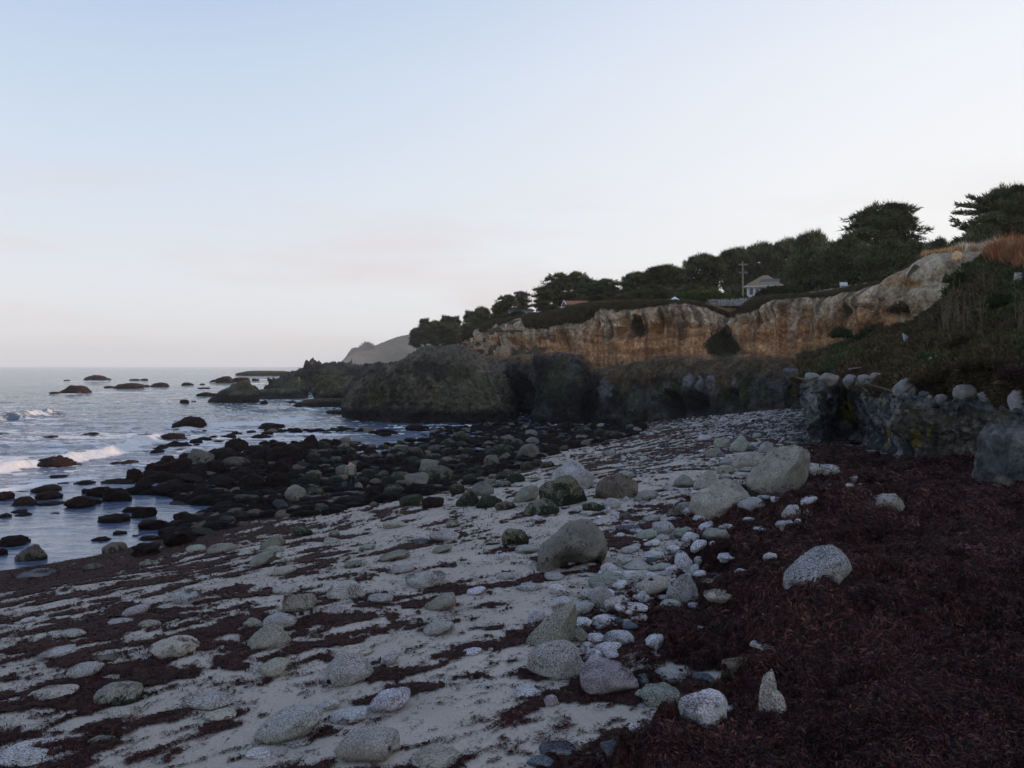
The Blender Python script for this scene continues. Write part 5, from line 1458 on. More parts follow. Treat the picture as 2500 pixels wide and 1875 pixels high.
# sea stacks
def stack(px, py, w, h, kind, shape, label, dep, seed):
    d = CAMZ * F / (py - 893.0); W = w * d / F; Hh = h * d / F
    V, Fc = rock_shape(seed, shape, 6, 1.5)
    V = V.copy(); V[:, 0] *= W / (np.ptp(V[:, 0])); V[:, 1] *= dep * W / np.ptp(V[:, 1]); V[:, 2] = (V[:, 2] + .45) / (V[:, 2].max() + .45) * Hh
    sk = 1 + .22 * sstep(.35 * Hh, 0, V[:, 2]); V[:, :2] *= sk[:, None]
    u = V / (np.linalg.norm(V, axis=1, keepdims=True) + 1e-9)
    V = V + u * (.10 * Hh * fbm(V[:, 0] * .35, V[:, 1] * .35, V[:, 2] * .35 + seed, o=5, seed=seed) + .04 * Hh * ridged(V[:, 0] * 1.1, V[:, 1] * 1.1, V[:, 2] * .6, o=3, seed=seed))[:, None]
    c = colf_prom(V[:, 0] + seed, V[:, 1], V[:, 2], 0, V[:, 0] * 0 + 500, 0)
    c = lerp(c, (.085, .080, .034), .55 * sstep(.45, .9, V[:, 2] / Hh + .4 * fbm(V[:, 0] * .5, V[:, 1] * .5, V[:, 2] * .5, o=3, seed=seed)))
    c = lerp(c, (.019, .014, .014), sstep(.42 * Hh, .28 * Hh, V[:, 2] + .1 * Hh * fbm(V[:, 0] * .6, V[:, 1] * .6, o=3, seed=7)))
    o = link('sea_stack', mesh_np('sea_stack', V, Fc, m_rockwall, col=np.clip(c, .004, 1))); o.location = ((px - 1250) / F * d * 1.01, d + dep * W * .35, -.1)
    tag(o, label, 'sea stack'); return o
stack(578, 983, 118, 54, 'm', 'p', 'dark rounded sea stack with a green top, standing alone in the water', .8, 601)
stack(690, 974, 124, 28, 'd', 'f', 'low dark skirt of rock running left from the green cone stack', .5, 602)
stack(716, 970, 66, 52, 'm', 'p', 'green topped cone stack in front of the jagged headland', .9, 603)
stack(806, 986, 112, 72, 'm', 'b', 'broad olive green stack just left of the big headland', .9, 604)
stack(796, 993, 150, 22, 'd', 'f', 'low black weedy apron in front of the broad olive stack', .35, 605)
stack(664, 917.5, 150, 13, 'd', 'b', 'long low reef fading into the haze on the horizon', .3, 606)
stack(596, 915, 30, 6, 'd', 'r', 'tiny hazy rock left of the long far reef', .6, 607)

for q in ROCKS:
    if q['lm'] == 'the orange-faced wedge stone':
        me = q['o'].data; v = np.array([t.co[:] for t in me.vertices]); xm = v[:, 0].max()
        v[:, 0] = np.minimum(v[:, 0], xm * .72 - .25 * v[:, 1]); me.vertices.foreach_set('co', v.astype(np.float32).ravel()); me.update()
        mr = plain('rusty_stone', (.26, .095, .035), .9, .1, .4, 20); me.materials.append(mr)
        for p_ in me.polygons:
            if p_.normal.x > .7 and p_.center.x > xm * .4: p_.material_index = 1

import re
# ---- labels: the ones written above, and for the rest where each stands among them
LMK = [dict(px=q['px'], py=q['py'], t=q['lm']) for q in ROCKS if q['lm']]
LMK.append(dict(px=858, py=1200, t='the person'))
ORD = ['nearest', 'second', 'third', 'fourth', 'fifth', 'sixth', 'seventh', 'eighth', 'ninth', 'tenth', 'eleventh', 'twelfth', 'thirteenth', 'fourteenth', 'fifteenth', 'sixteenth', 'seventeenth', 'eighteenth', 'nineteenth', 'twentieth'] + ['outlying'] * 60
bucket = {}
for q in ROCKS:
    q['size'] = ''
    if q['label']: continue
    D_ = [math.hypot(l['px'] - q['px'], (l['py'] - q['py']) * 2.2) for l in LMK]; i = int(np.argmin(D_)); l = LMK[i]
    dx, dy = q['px'] - l['px'], (q['py'] - l['py']) * 2.2
    rel = ('right of' if dx > 0 else 'left of') if abs(dx) > abs(dy) else ('in front of' if dy > 0 else 'behind')
    noun = 'rock' if q['o'].name.startswith('sea') else 'boulder' if q['w'] > 62 or q['kind'] in 'dr' else 'stone'
    key = (i, rel, WORD[q['kind']], noun); bucket.setdefault(key, []).append((D_[i], q))
for (i, rel, wd, noun), L in bucket.items():
    L.sort(key=lambda t: t[0])
    shp = {}
    for k, (_, q) in enumerate(L):
        pre = '' if len(L) == 1 else ORD[k] + ' '
        q['label'] = f"{pre}{wd} {noun} {rel} {LMK[i]['t']}"
        if len(re.findall(r"[A-Za-z0-9']+", q['label'])) > 16: q['label'] = q['label'].replace('weed-covered ', '').replace('speckled ', '')
CATS = {'boulder': 'boulder', 'beach_stone': 'stone', 'weedy_boulder': 'boulder', 'sea_rock': 'rock', 'rock_outcrop': 'rock'}
GRP = {'boulder': 'boulders on the beach', 'beach_stone': 'stones strewn over the sand', 'weedy_boulder': 'weedy boulders in and beside the shallows', 'sea_rock': 'rocks standing out of the sea'}
for q in ROCKS:
    st = q['o'].name.split('.')[0]
    if len(q['label'].replace('-', ' ').split()) > 16: print('LONG', q['label'])
    tag(q['o'], q['label'], CATS[st], q['group'] or GRP.get(st))
print('rocks', len(ROCKS), {k: sum(1 for q in ROCKS if q['o'].name.startswith(k)) for k in CATS})

# ------------------------------------------------------------------ trees
m_bark = plain('cypress_bark', (.085, .062, .048), .95, .1, .3, 6)
def spikes(P, D, L, Wd, seed, col):
    """pointed leaf sprays: three thin triangles about each direction"""
    r = np.random.default_rng(seed); n_ = len(P); Vs = []; 
    for k in range(3):
        d = D + r.normal(0, .38, (n_, 3)); d /= np.linalg.norm(d, axis=1, keepdims=True)
        s = np.cross(d, r.normal(size=(n_, 3))); s /= np.linalg.norm(s, axis=1, keepdims=True)
        l = (L * r.uniform(.6, 1.3, n_))[:, None]; w = (Wd * r.uniform(.6, 1.3, n_))[:, None]
        Vs.append(np.stack([P - s * w * .5, P + s * w * .5, P + d * l], 1))
    V = np.concatenate(Vs).reshape(-1, 3); Fc = np.arange(len(V)).reshape(-1, 3)
    c = col * r.uniform(.65, 1.45, (n_, 1)); c = np.concatenate([np.repeat(c, 3, axis=0)] * 3)
    return V, Fc, c
GREEN = np.array([.092, .105, .050])
def cypress_mesh(hgt, wid, bare, skew, seed, npad=26, ntuft=5200, flat=.34, tint=GREEN, tl=.75):
    """crown of flat storm-combed pads; skew > 0 drags the top to the right"""
    r = np.random.default_rng(seed); V, Fc = [], []
    pads = []
    for i in range(npad):
        t = (i + .5) / npad                                # 0 low, 1 top
        z = hgt * (bare + (1 - bare) * t ** .85)
        half = wid * .5 * (math.sin(math.pi * min(1, .16 + .80 * (1 - t))) ** .75) * (1.0 if t > .12 else .9)
        a = r.uniform(0, 6.283); q = math.sqrt(r.uniform(.05, 1)) * half * .78
        x = q * math.cos(a) + skew * hgt * (t - .3); y = q * math.sin(a) * .8
        pr = wid * r.uniform(.11, .19) * (1 - .3 * t)
        pads.append((x, y, z - pr * .3, pr))
    for x in (-1, 1):
        pads.append((x * wid * .40 + skew * hgt * .1, 0, hgt * (bare + .10), wid * .13))
    tr = hgt * .030
    k = 4 if bare > .2 else 2
    forks = [(r.normal(0, wid * .03), r.normal(0, wid * .03), hgt * r.uniform(.08, .2)) for _ in range(k)]
    tube(V, Fc, [(0, 0, -1.2), (0, 0, 0), (forks[0][0] * .6, forks[0][1] * .6, hgt * .15)], [tr * 1.5, tr * 1.2, tr], 8)
    for i, (x, y, z, pr) in enumerate(pads):
        f0 = forks[i % k]; f1 = (f0[0] + (x - f0[0]) * .35 + r.normal(0, .2), f0[1] + (y - f0[1]) * .35, f0[2] + (z - f0[2]) * .5)
        tube(V, Fc, [(0, 0, hgt * .05), f0, f1, (x * .9, y * .9, z - pr * .1), (x + .3 * pr, y, z + pr * .2)], [tr * .8, tr * .55, tr * .33, tr * .2, tr * .06], 5)
    trunk = mesh_np('trunk', V, Fc, m_bark)
    W_ = np.array([p[3] ** 2 for p in pads]); idx = r.choice(len(pads), ntuft, p=W_ / W_.sum())
    pd = np.array(pads)[idx]
    d = r.normal(size=(ntuft, 3)); d /= np.linalg.norm(d, axis=1, keepdims=True); d[:, 2] = np.where(d[:, 2] < -.25, -d[:, 2], d[:, 2])
    rad = r.uniform(.12, 1, ntuft) ** .5 * (1 + .45 * noise(d[:, 0] * 2.6 + idx, d[:, 1] * 2.6, d[:, 2] * 2.6, seed))
    P = pd[:, :3] + d * (pd[:, 3] * rad)[:, None] * np.array([1.25, 1.0, flat * 1.25])
    env = r.random(ntuft) < (.20 if bare < .25 else .10)
    th = r.uniform(0, 1, ntuft) ** .8; ze = hgt * (bare + .04 + (1 - bare) * th * .93); he = wid * .5 * np.sin(np.pi * np.minimum(1, .16 + .80 * (1 - th))) ** .75
    ae = r.uniform(0, 6.283, ntuft); lobes = .74 + .42 * noise(np.cos(ae) * 2.6 + th * 5, np.sin(ae) * 2.6, th * 5.5, seed + 9)
    qe = he * lobes * r.uniform(.55, 1, ntuft) ** .5
    Pe = np.stack([qe * np.cos(ae) + skew * hgt * (th - .3), qe * np.sin(ae) * .85, ze + r.normal(0, .12, ntuft)], -1)
    P = np.where(env[:, None], Pe, P); d = np.where(env[:, None], np.stack([np.cos(ae), np.sin(ae), th], -1), d)
    out = d * np.array([1, 1, .45]) + np.array([.35 * np.sign(skew + 1e-6) * min(1, abs(skew) * 4), 0, .22])
    out /= np.linalg.norm(out, axis=1, keepdims=True)
    Vc, Fk, c = spikes(P, out, tl * np.where(r.random(ntuft) < .035, 1.7, 1.0), np.full(ntuft, tl * .22), seed + 3, tint)
    crown = mesh_np('crown', Vc, Fk, m_leaf, smooth=False, col=np.clip(c * (.85 + .7 * noise(idx * 1.0, idx * 0., seed=seed)[np.concatenate([np.repeat(np.arange(ntuft), 3)] * 3)][:, None]), .004, 1))
    return trunk, crown
TV = {'dome': cypress_mesh(13, 11.5, .30, .10, 1, 74, 15000, .38, tl=.62), 'broad': cypress_mesh(10, 12, .10, .04, 2, 62, 12000, .42), 'mass': cypress_mesh(9, 13, .0, .0, 3, 60, 11000, .55),
      'open': cypress_mesh(11, 10, .30, .12, 4, 36, 6800, .34), 'open2': cypress_mesh(11, 9, .34, -.10, 5, 30, 5600, .34), 'slim': cypress_mesh(9, 5.5, .15, .03, 6, 26, 4000, .5), 'bush': cypress_mesh(3.2, 5, .0, .0, 7, 16, 3000, .8, GREEN * 1.5, tl=.3)}
TH = {'dome': (13, 11.5), 'broad': (10, 12), 'mass': (9, 13), 'open': (11, 10), 'open2': (11, 9), 'slim': (9, 5.5), 'bush': (3.2, 5)}
def put_tree(px, d, top, wpx, var, label, mirror=False, z=None, name='cypress_tree', cat='tree', group='wind-combed cypresses on the bluff', rz=0.):
    x = (px - 1250) / F * d; z0 = top_z(x, d) if z is None else z
    ztop = CAMZ - (top - 893) / F * d; h0, w0 = TH[var]; hs = (ztop - z0) / h0; ws = wpx * d / F / w0
    e = empty(name, (x, d, z0)); tag(e, label, cat, group); e.scale = (ws * (-1 if mirror else 1), ws, hs); e.rotation_euler = (0, 0, rz)
    for nm, me in zip(('trunk', 'crown'), TV[var]):
        o = link(nm, me, e)
    return e
T_ = [
 (2149, 112, 505, 205, 'dome', 'big domed cypress with bare stems showing below its crown, right of the white house', 0),
 (2060, 108, 592, 150, 'mass', 'dark cypress mass in front of the big domed cypress, left part', 0),
 (2160, 104, 598, 160, 'mass', 'dark low cypress directly below the big domed cypress', 1),
 (2235, 104, 600, 110, 'mass', 'dark low cypress right below the big domed cypress, above the grass edge', 0),
 (1975, 112, 622, 130, 'mass', 'dark round cypress just right of the white house', 1),
 (1925, 165, 590, 110, 'broad', 'tall broad cypress behind the white house roof', 0),
 (1985, 150, 574, 110, 'broad', 'warm-tinted topmost cypress between the white house and the domed cypress', 1),
 (1860, 168, 600, 120, 'broad', 'wide cypress behind the utility pole, right one', 0),
 (1800, 168, 612, 110, 'broad', 'cypress behind the utility pole, left one', 1),
 (1715, 130, 626, 115, 'broad', 'dense cypress above the round pale bush', 0),
 (1625, 128, 652, 120, 'broad', 'broad layered cypress above the white parasol', 1),
 (1555, 126, 668, 90, 'broad', 'layered cypress left of the one above the white parasol', 0),
 (1590, 120, 700, 120, 'mass', 'low dark cypress skirting the lawn left of the parasol', 1),
 (1690, 122, 700, 90, 'mass', 'low dark growth below the dense cypress', 0),
 (1480, 146, 684, 85, 'open', 'flat-topped open cypress above the red roof, right end', 0),
 (1435, 150, 680, 60, 'open2', 'thin cypress rising behind the ridge of the red roof', 0),
 (1408, 156, 667, 70, 'open', 'tallest open cypress left above the red roofed house', 0),
 (1452, 130, 692, 62, 'open2', 'thin cypress standing in front of the right half of the red roof', 1),
 (1365, 156, 670, 80, 'open', 'open cypress with a pointed top left of the red roofed house', 1),
 (1325, 152, 700, 60, 'open2', 'wide low-limbed cypress left of the red roofed house', 1),
 (1277, 170, 713, 46, 'open2', 'small flat-crowned cypress on bare leaning limbs above the low grey building', 0),
 (1240, 168, 722, 58, 'open', 'bushy cypress left of the flat-crowned one', 1),
 (1222, 168, 740, 50, 'broad', 'low round cypress at the left of the bushy one', 0),
 (1255, 160, 762, 60, 'mass', 'dark shrubby growth beside the low grey building', 0),
 (1175, 205, 753, 54, 'broad', 'round-headed cypress standing above the left end of the ochre cliff', 0),
 (1145, 225, 762, 34, 'slim', 'narrow pointed cypress left of the round-headed one', 0),
 (1112, 240, 775, 34, 'slim', 'second narrow cypress in the far row', 1),
 (1088, 250, 773, 34, 'slim', 'third narrow cypress in the far row, slightly taller', 0),
 (1062, 260, 785, 40, 'broad', 'hazy dark cypress in the middle of the far row', 0),
 (1038, 270, 780, 34, 'slim', 'hazy cypress with a spiky top in the far row', 1),
 (1018, 280, 802, 40, 'broad', 'last low hazy cypress at the seaward end of the far row', 0),
 (1095, 235, 795, 60, 'broad', 'dark low growth under the far row of cypresses, right part', 1),
 (1150, 215, 790, 60, 'broad', 'dark low growth under the narrow pointed cypress', 0),
 (2290, 100, 590, 80, 'mass', 'low cypress tips showing behind the sunlit grass', 0),
 (2345, 96, 588, 70, 'broad', 'pale green low tree behind the sunlit grass', 1),
 (2455, 84, 462, 190, 'dome', 'large dark cypress at the right edge with long bare limbs reaching left', 0),
 (2400, 82, 560, 110, 'mass', 'dark undergrowth cypress at the foot of the right edge cypress', 0),
 (2500, 90, 470, 140, 'broad', 'second large cypress cut by the right edge of the picture', 1),
]
for px, d, top, w, var, lab, mi in T_:
    z = None
    if px > 2380: z = 15.2
    if var == 'mass' and 1015 < px < 1160: z = None
    put_tree(px, d, top, w, var, lab, bool(mi), z)
# long side limbs of the right edge cypress
def side_limbs():
    V, Fc, P, D = [], [], [], []
    r = np.random.default_rng(12)
    for (x0, y0, x1, y1) in [(2400, 505, 2335, 503), (2400, 520, 2328, 523), (2410, 560, 2322, 540), (2410, 565, 2330, 553), (2405, 590, 2330, 588), (2420, 500, 2365, 482), (2400, 575, 2350, 560)]:
        a, b_ = px2w(x0, y0, 84), px2w(x1, y1, 83 + r.uniform(-2, 2)); m = (a + b_) / 2 + np.array([0, 0, -.15])
        tube(V, Fc, [a, m, b_], [.09, .06, .02], 5)
        for t in np.linspace(.15, 1, 60):
            q = a * (1 - t) + b_ * t + np.array([0, r.normal(0, .15), .06 + r.normal(0, .10)]); P.append(q); D.append((-.8, r.normal(0, .3), .5))
    Vc, Fk, c = spikes(np.array(P), np.array(D), np.full(len(P), .5), np.full(len(P), .16), 9, GREEN)
    e = empty('cypress_bough', tuple(px2w(2410, 560, 84)))
    for nm, me in (('limb', mesh_np('limb', V, Fc, m_bark)), ('foliage', mesh_np('foliage', Vc, Fk, m_leaf, smooth=False, col=np.clip(c, .004, 1)))):
        o = link(nm, me, e); o.location = -np.array(e.location)
    return e
rt = [o for o in C.objects if o.get('label', '').startswith('large dark cypress at the right edge')][0]
eb = side_limbs()
for ch in list(eb.children):
    inv = Matrix.Diagonal((1 / rt.scale[0], 1 / rt.scale[1], 1 / rt.scale[2], 1)) @ Matrix.Translation(-Vector(rt.location))
    ch.data.transform(inv); ch.location = (0, 0, 0); ch.parent = rt
bpy.data.objects.remove(eb)

# ------------------------------------------------------------------ hedges, bushes, grass and scrub
def leafmass(name, pts, rads, n_, L, tint, label, cat, seed, kind=None, flat=.8):
    r = np.random.default_rng(seed); pts = np.array(pts, float); i = r.integers(0, len(pts), n_)
    d = r.normal(size=(n_, 3)); d /= np.linalg.norm(d, axis=1, keepdims=True); d[:, 2] = np.abs(d[:, 2])
    rr_ = np.array(rads)[i] * r.uniform(.5, 1.05, n_) * (1 + .3 * noise(d[:, 0] * 3 + i, d[:, 1] * 3, d[:, 2] * 3, seed))
    P = pts[i] + d * rr_[:, None] * np.array([1, 1, flat])
    Vc, Fk, c = spikes(P, d + np.array([0, 0, .4]), np.full(n_, L), np.full(n_, L * .4), seed, np.array(tint))
    o = link(name, mesh_np(name, Vc, Fk, m_leaf, smooth=False, col=np.clip(c, .004, 1))); tag(o, label, cat, kind=kind); return o
def pxz(px, d, dz=0.): 
    x = (px - 1250) / F * d; return (x, d, top_z(x, d) + dz)
leafmass('hedge', [pxz(p, 116, .6) for p in np.linspace(1672, 1762, 9)], [2.2] * 9, 9000, .3, (.050, .078, .018), 'bright green hedge between the white parasol and the white house', 'hedge', 701)
leafmass('hedge', [pxz(p, 118, .5) for p in np.linspace(1775, 1850, 8)], [1.9] * 8, 7000, .3, (.040, .062, .018), 'darker green hedge below the white house', 'hedge', 702)
leafmass('bush', [pxz(1704, 121, 1.6)], [1.9], 2200, .3, (.12, .125, .06), 'round pale bush with a yellowish lit side above the green hedge', 'bush', 703)
leafmass('bush', [tuple(px2w(896, 850, 1890))], [15], 600, 4.2, (.10, .10, .045), 'lone pale bush on the far hazy bluff', 'bush', 704)
leafmass('shrub', [pxz(p, 106 + r_, .2) for p, r_ in ((1880, -4), (1900, -5), (1920, -6))], [1.4] * 3, 2500, .3, (.035, .05, .018), 'dark shrub by the fence under the dark round cypress', 'shrub', 705)
# vegetation mats hanging over the lip of the cliff
r = np.random.default_rng(61)
def scatter_on(G, N_, w, n_, seed):
    r = np.random.default_rng(seed)
    a = np.linalg.norm(np.cross(np.diff(G, axis=0)[:, :-1], np.diff(G, axis=1)[:-1]), axis=2)
    ym = np.maximum(G[:-1, :-1, 1], 1.0); wt = (a / ym ** 1.6 * w[:-1, :-1]).ravel(); wt = np.maximum(wt, 0) * (ym.ravel() > 3); i = r.choice(len(wt), n_, p=wt / wt.sum()); ri, ci = np.unravel_index(i, a.shape)
    u, v = r.random((n_, 1)), r.random((n_, 1))
    P = G[ri, ci] * (1 - u) * (1 - v) + G[ri + 1, ci] * u * (1 - v) + G[ri, ci + 1] * (1 - u) * v + G[ri + 1, ci + 1] * u * v
    return P, N_[ri, ci], ri, ci
P, Nn, ri, ci = scatter_on(G_CL, N_CL, W_CL, 26000, 62)
sz = .26 * (P[:, 1] / 100)
Vc, Fk, c = spikes(P, Nn * .8 + np.array([0, 0, .5]), sz * 1.3, sz * .5, 63, np.array([.070, .058, .030]))
o = link('ice_plant', mesh_np('ice_plant', Vc, Fk, m_leaf, smooth=False, col=np.clip(c, .004, 1))); tag(o, 'dark mats of creeping plants hanging over the lip of the cliff', 'plants', kind='stuff')
P, Nn, ri, ci = scatter_on(G_CL, N_CL, W_GR, 26000, 64)
sz = .30 * (P[:, 1] / 100)
Vc, Fk, c = spikes(P, np.tile([0, 0, 1.], (len(P), 1)), sz * 1.2, sz * .22, 65, np.array([.22, .155, .08]))
o = link('dry_grass', mesh_np('dry_grass', Vc, Fk, m_leaf, smooth=False, col=np.clip(c, .004, 1))); tag(o, 'short dry grass along the top of the cliff', 'grass', kind='stuff')
# scrub on the near slope
def frame_w(px, py):
    return sstep(-200, -40, px) * sstep(2800, 2560, px) * sstep(350, 450, py)
wsl = (.35 + .65 * sstep(-.2, .3, fbm(SG[..., 0] * .5, SG[..., 1] * .5, SG[..., 2] * .5, o=4, seed=440))) * frame_w(SPX, SPY) * (tv_SL < 3.9)
P, Nn, ri, ci = scatter_on(SG, N_SL, wsl, 90000, 66)
g = SGREEN[ri, ci]
tc_ = lerp((.070, .052, .028), (.046, .060, .023), g); kk_ = np.random.default_rng(6).random(len(P)) < .1; tc_[kk_] = (.12, .09, .05)
sz = (.16 + .18 * np.random.default_rng(7).random(len(P)) ** 3) * (P[:, 1] / 40) ** .8
Vc, Fk, c = spikes(P + Nn * .05, Nn * .9 + np.array([0, 0, .35]), sz * .85, sz * .5, 67, tc_ * 1.15)
o = link('scrub', mesh_np('scrub', Vc, Fk, m_leaf, smooth=False, col=np.clip(c, .004, 1))); tag(o, 'low brown and green scrub covering the slope above the ledge', 'scrub', kind='stuff')
# lit dry grass at the top of the near bluff and the tall rusty weeds right of it
def blades(n_, pxr, dr, hgt, wdt, cols_, seed, name, label, zf, lean=.2):
    r = np.random.default_rng(seed); px = r.uniform(*pxr, n_); d = r.uniform(*dr, n_); x = (px - 1250) / F * d
    z = zf(px, d); P = np.stack([x, d, z], -1)
    keep = noise(x * 1.2, d * 1.2, seed=seed) + r.uniform(-.6, .6, n_) > -.35; P = P[keep]; n_ = len(P)
    D = np.stack([r.normal(0, lean, n_), r.normal(0, lean, n_), np.ones(n_)], -1)
    cc = np.array(cols_)[r.integers(0, len(cols_), n_)]
    Vc, Fk, c = spikes(P, D * 1.6, hgt * r.uniform(.5, 1.2, n_), np.full(n_, wdt), seed, cc)
    o = link(name, mesh_np(name, Vc, Fk, m_leaf, smooth=False, col=np.clip(c, .004, 1))); tag(o, label, 'grass', kind='stuff'); return o
def lipz(px, d):
    """ground at the top of the near bluff"""
    k = np.array([(2225, 654, 65), (2275, 624, 61), (2390, 614, 59), (2440, 608, 56.5), (2485, 604, 56), (2700, 575, 50)], float)
    return CAMZ - (np.interp(px, k[:, 0], k[:, 1]) - 893) / F * np.interp(px, k[:, 0], k[:, 2]) + .15
def tufts(name, G, N_, w, n_, hgt, wdt, cols_, seed, label, lean=.25):
    P, Nn, ri, ci = scatter_on(G, N_, w, n_, seed); r = np.random.default_rng(seed)
    D = np.stack([r.normal(0, lean, n_), r.normal(0, lean, n_), np.ones(n_)], -1) * 1.7
    cc = np.array(cols_)[r.integers(0, len(cols_), n_)]; hh_ = hgt * r.uniform(.4, 1.25, n_) * (1 + .5 * noise(P[:, 0] * .9, P[:, 1] * .9, seed=seed))
    Vc, Fk, c = spikes(P - np.array([0, 0, .08]), D, hh_, np.full(n_, wdt), seed, cc)
    o = link(name, mesh_np(name, Vc, Fk, m_leaf, smooth=False, col=np.clip(c, .004, 1))); tag(o, label, 'grass', kind='stuff')
tufts('lit_grass', G_CL, N_CL, sstep(3.93, 4.0, tv_C) * sstep(5.0, 4.4, tv_C) * sstep(2245, 2262, PXc) * sstep(2400, 2385, PXc), 9000, .42, .07, [(.42, .26, .13), (.50, .34, .18), (.33, .19, .09)], 71, 'dry golden grass on the lip of the near bluff catching the sun')
tufts('pale_grass', G_CL, N_CL, sstep(3.93, 4.0, tv_C) * sstep(5.0, 4.4, tv_C) * sstep(2335, 2350, PXc) * sstep(2440, 2420, PXc), 2500, .62, .10, [(.42, .38, .33), (.50, .46, .40)], 72, 'pale feathery grass between the golden grass and the rusty weeds')
tufts('rusty_weeds', SG, N_SL, sstep(2385, 2420, SPX) * sstep(672, 640, SPY + .25 * (2500 - SPX)) * sstep(2750, 2650, SPX) * sstep(470, 500, SPY) * (tv_SL > 2.2), 9000, .95, .085, [(.26, .10, .05), (.34, .13, .06), (.20, .10, .05), (.30, .17, .08)], 73, 'tall rusty dock weeds at the top of the slope on the right', .12)

for k_, (px, py, rr2, n2_, tn, lb) in enumerate([(2118, 822, 1.5, 2600, (.050, .066, .024), 'large green shrub where the slope meets the ochre cliff'), (2350, 700, 1.3, 1800, (.045, .060, .022), 'green shrub below the golden grass on the upper slope'),
        (2440, 752, 1.3, 2000, (.040, .055, .022), 'dark green shrub high on the right of the slope'), (2485, 850, 1.1, 1800, (.045, .060, .022), 'green shrub at the right edge half way up the slope'),
        (2330, 848, 1.0, 1600, (.060, .052, .026), 'brown green bush in the middle of the slope'), (2290, 925, .85, 1800, (.072, .050, .026), 'brown bush overhanging the ledge boulders'),
        (2420, 905, .8, 1800, (.070, .050, .026), 'brown bush low on the slope above the ledge heap'), (2486, 925, .7, 1200, (.06, .035, .03), 'dark purplish bush just above the biggest round ledge boulder'),
        (2240, 735, 1.4, 1500, (.09, .062, .035), 'reddish brown bush at the edge of the near sandstone'), (2330, 640, .9, 900, (.05, .06, .024), 'small green bush just under the lit grass')]):
    p_ = SF[np.argmin(((SFP - (px, py)) ** 2).sum(1) + (SF[:, 1] > 95) * 1e6)]
    rb = np.random.default_rng(800 + k_)
    leafmass('bush', [tuple(p_ + np.array([rb.normal(0, rr2 * .5), rb.normal(0, rr2 * .4), rb.normal(0, rr2 * .1)])) for _ in range(5)], [rr2 * .62] * 5, n2_, .17 * p_[1] / 40, tn, lb, 'bush', 810 + k_)

for k_, (px, d, rr2, tn, lb) in enumerate([(1195, 168, 1.6, (.05, .055, .03), 'dark shrub on the cliff edge under the bushy cypress'), (1262, 148, 1.3, (.05, .055, .03), 'dark shrub on the cliff edge before the low grey building'),
        (1350, 133, 1.0, (.055, .06, .03), 'dark shrub beside the white board fence'), (1520, 112, .8, (.08, .065, .035), 'small brown shrub on the rounded cliff top left of the parasol'), (1868, 104, 1.0, (.05, .05, .028), 'dark rounded shrub on the cliff edge right of the gully')]):
    leafmass('shrub', [pxz(px - 8, d, .2), pxz(px, d, .4), pxz(px + 8, d, .2)], [rr2] * 3, 1500, .26, tn, lb, 'shrub', 840 + k_)

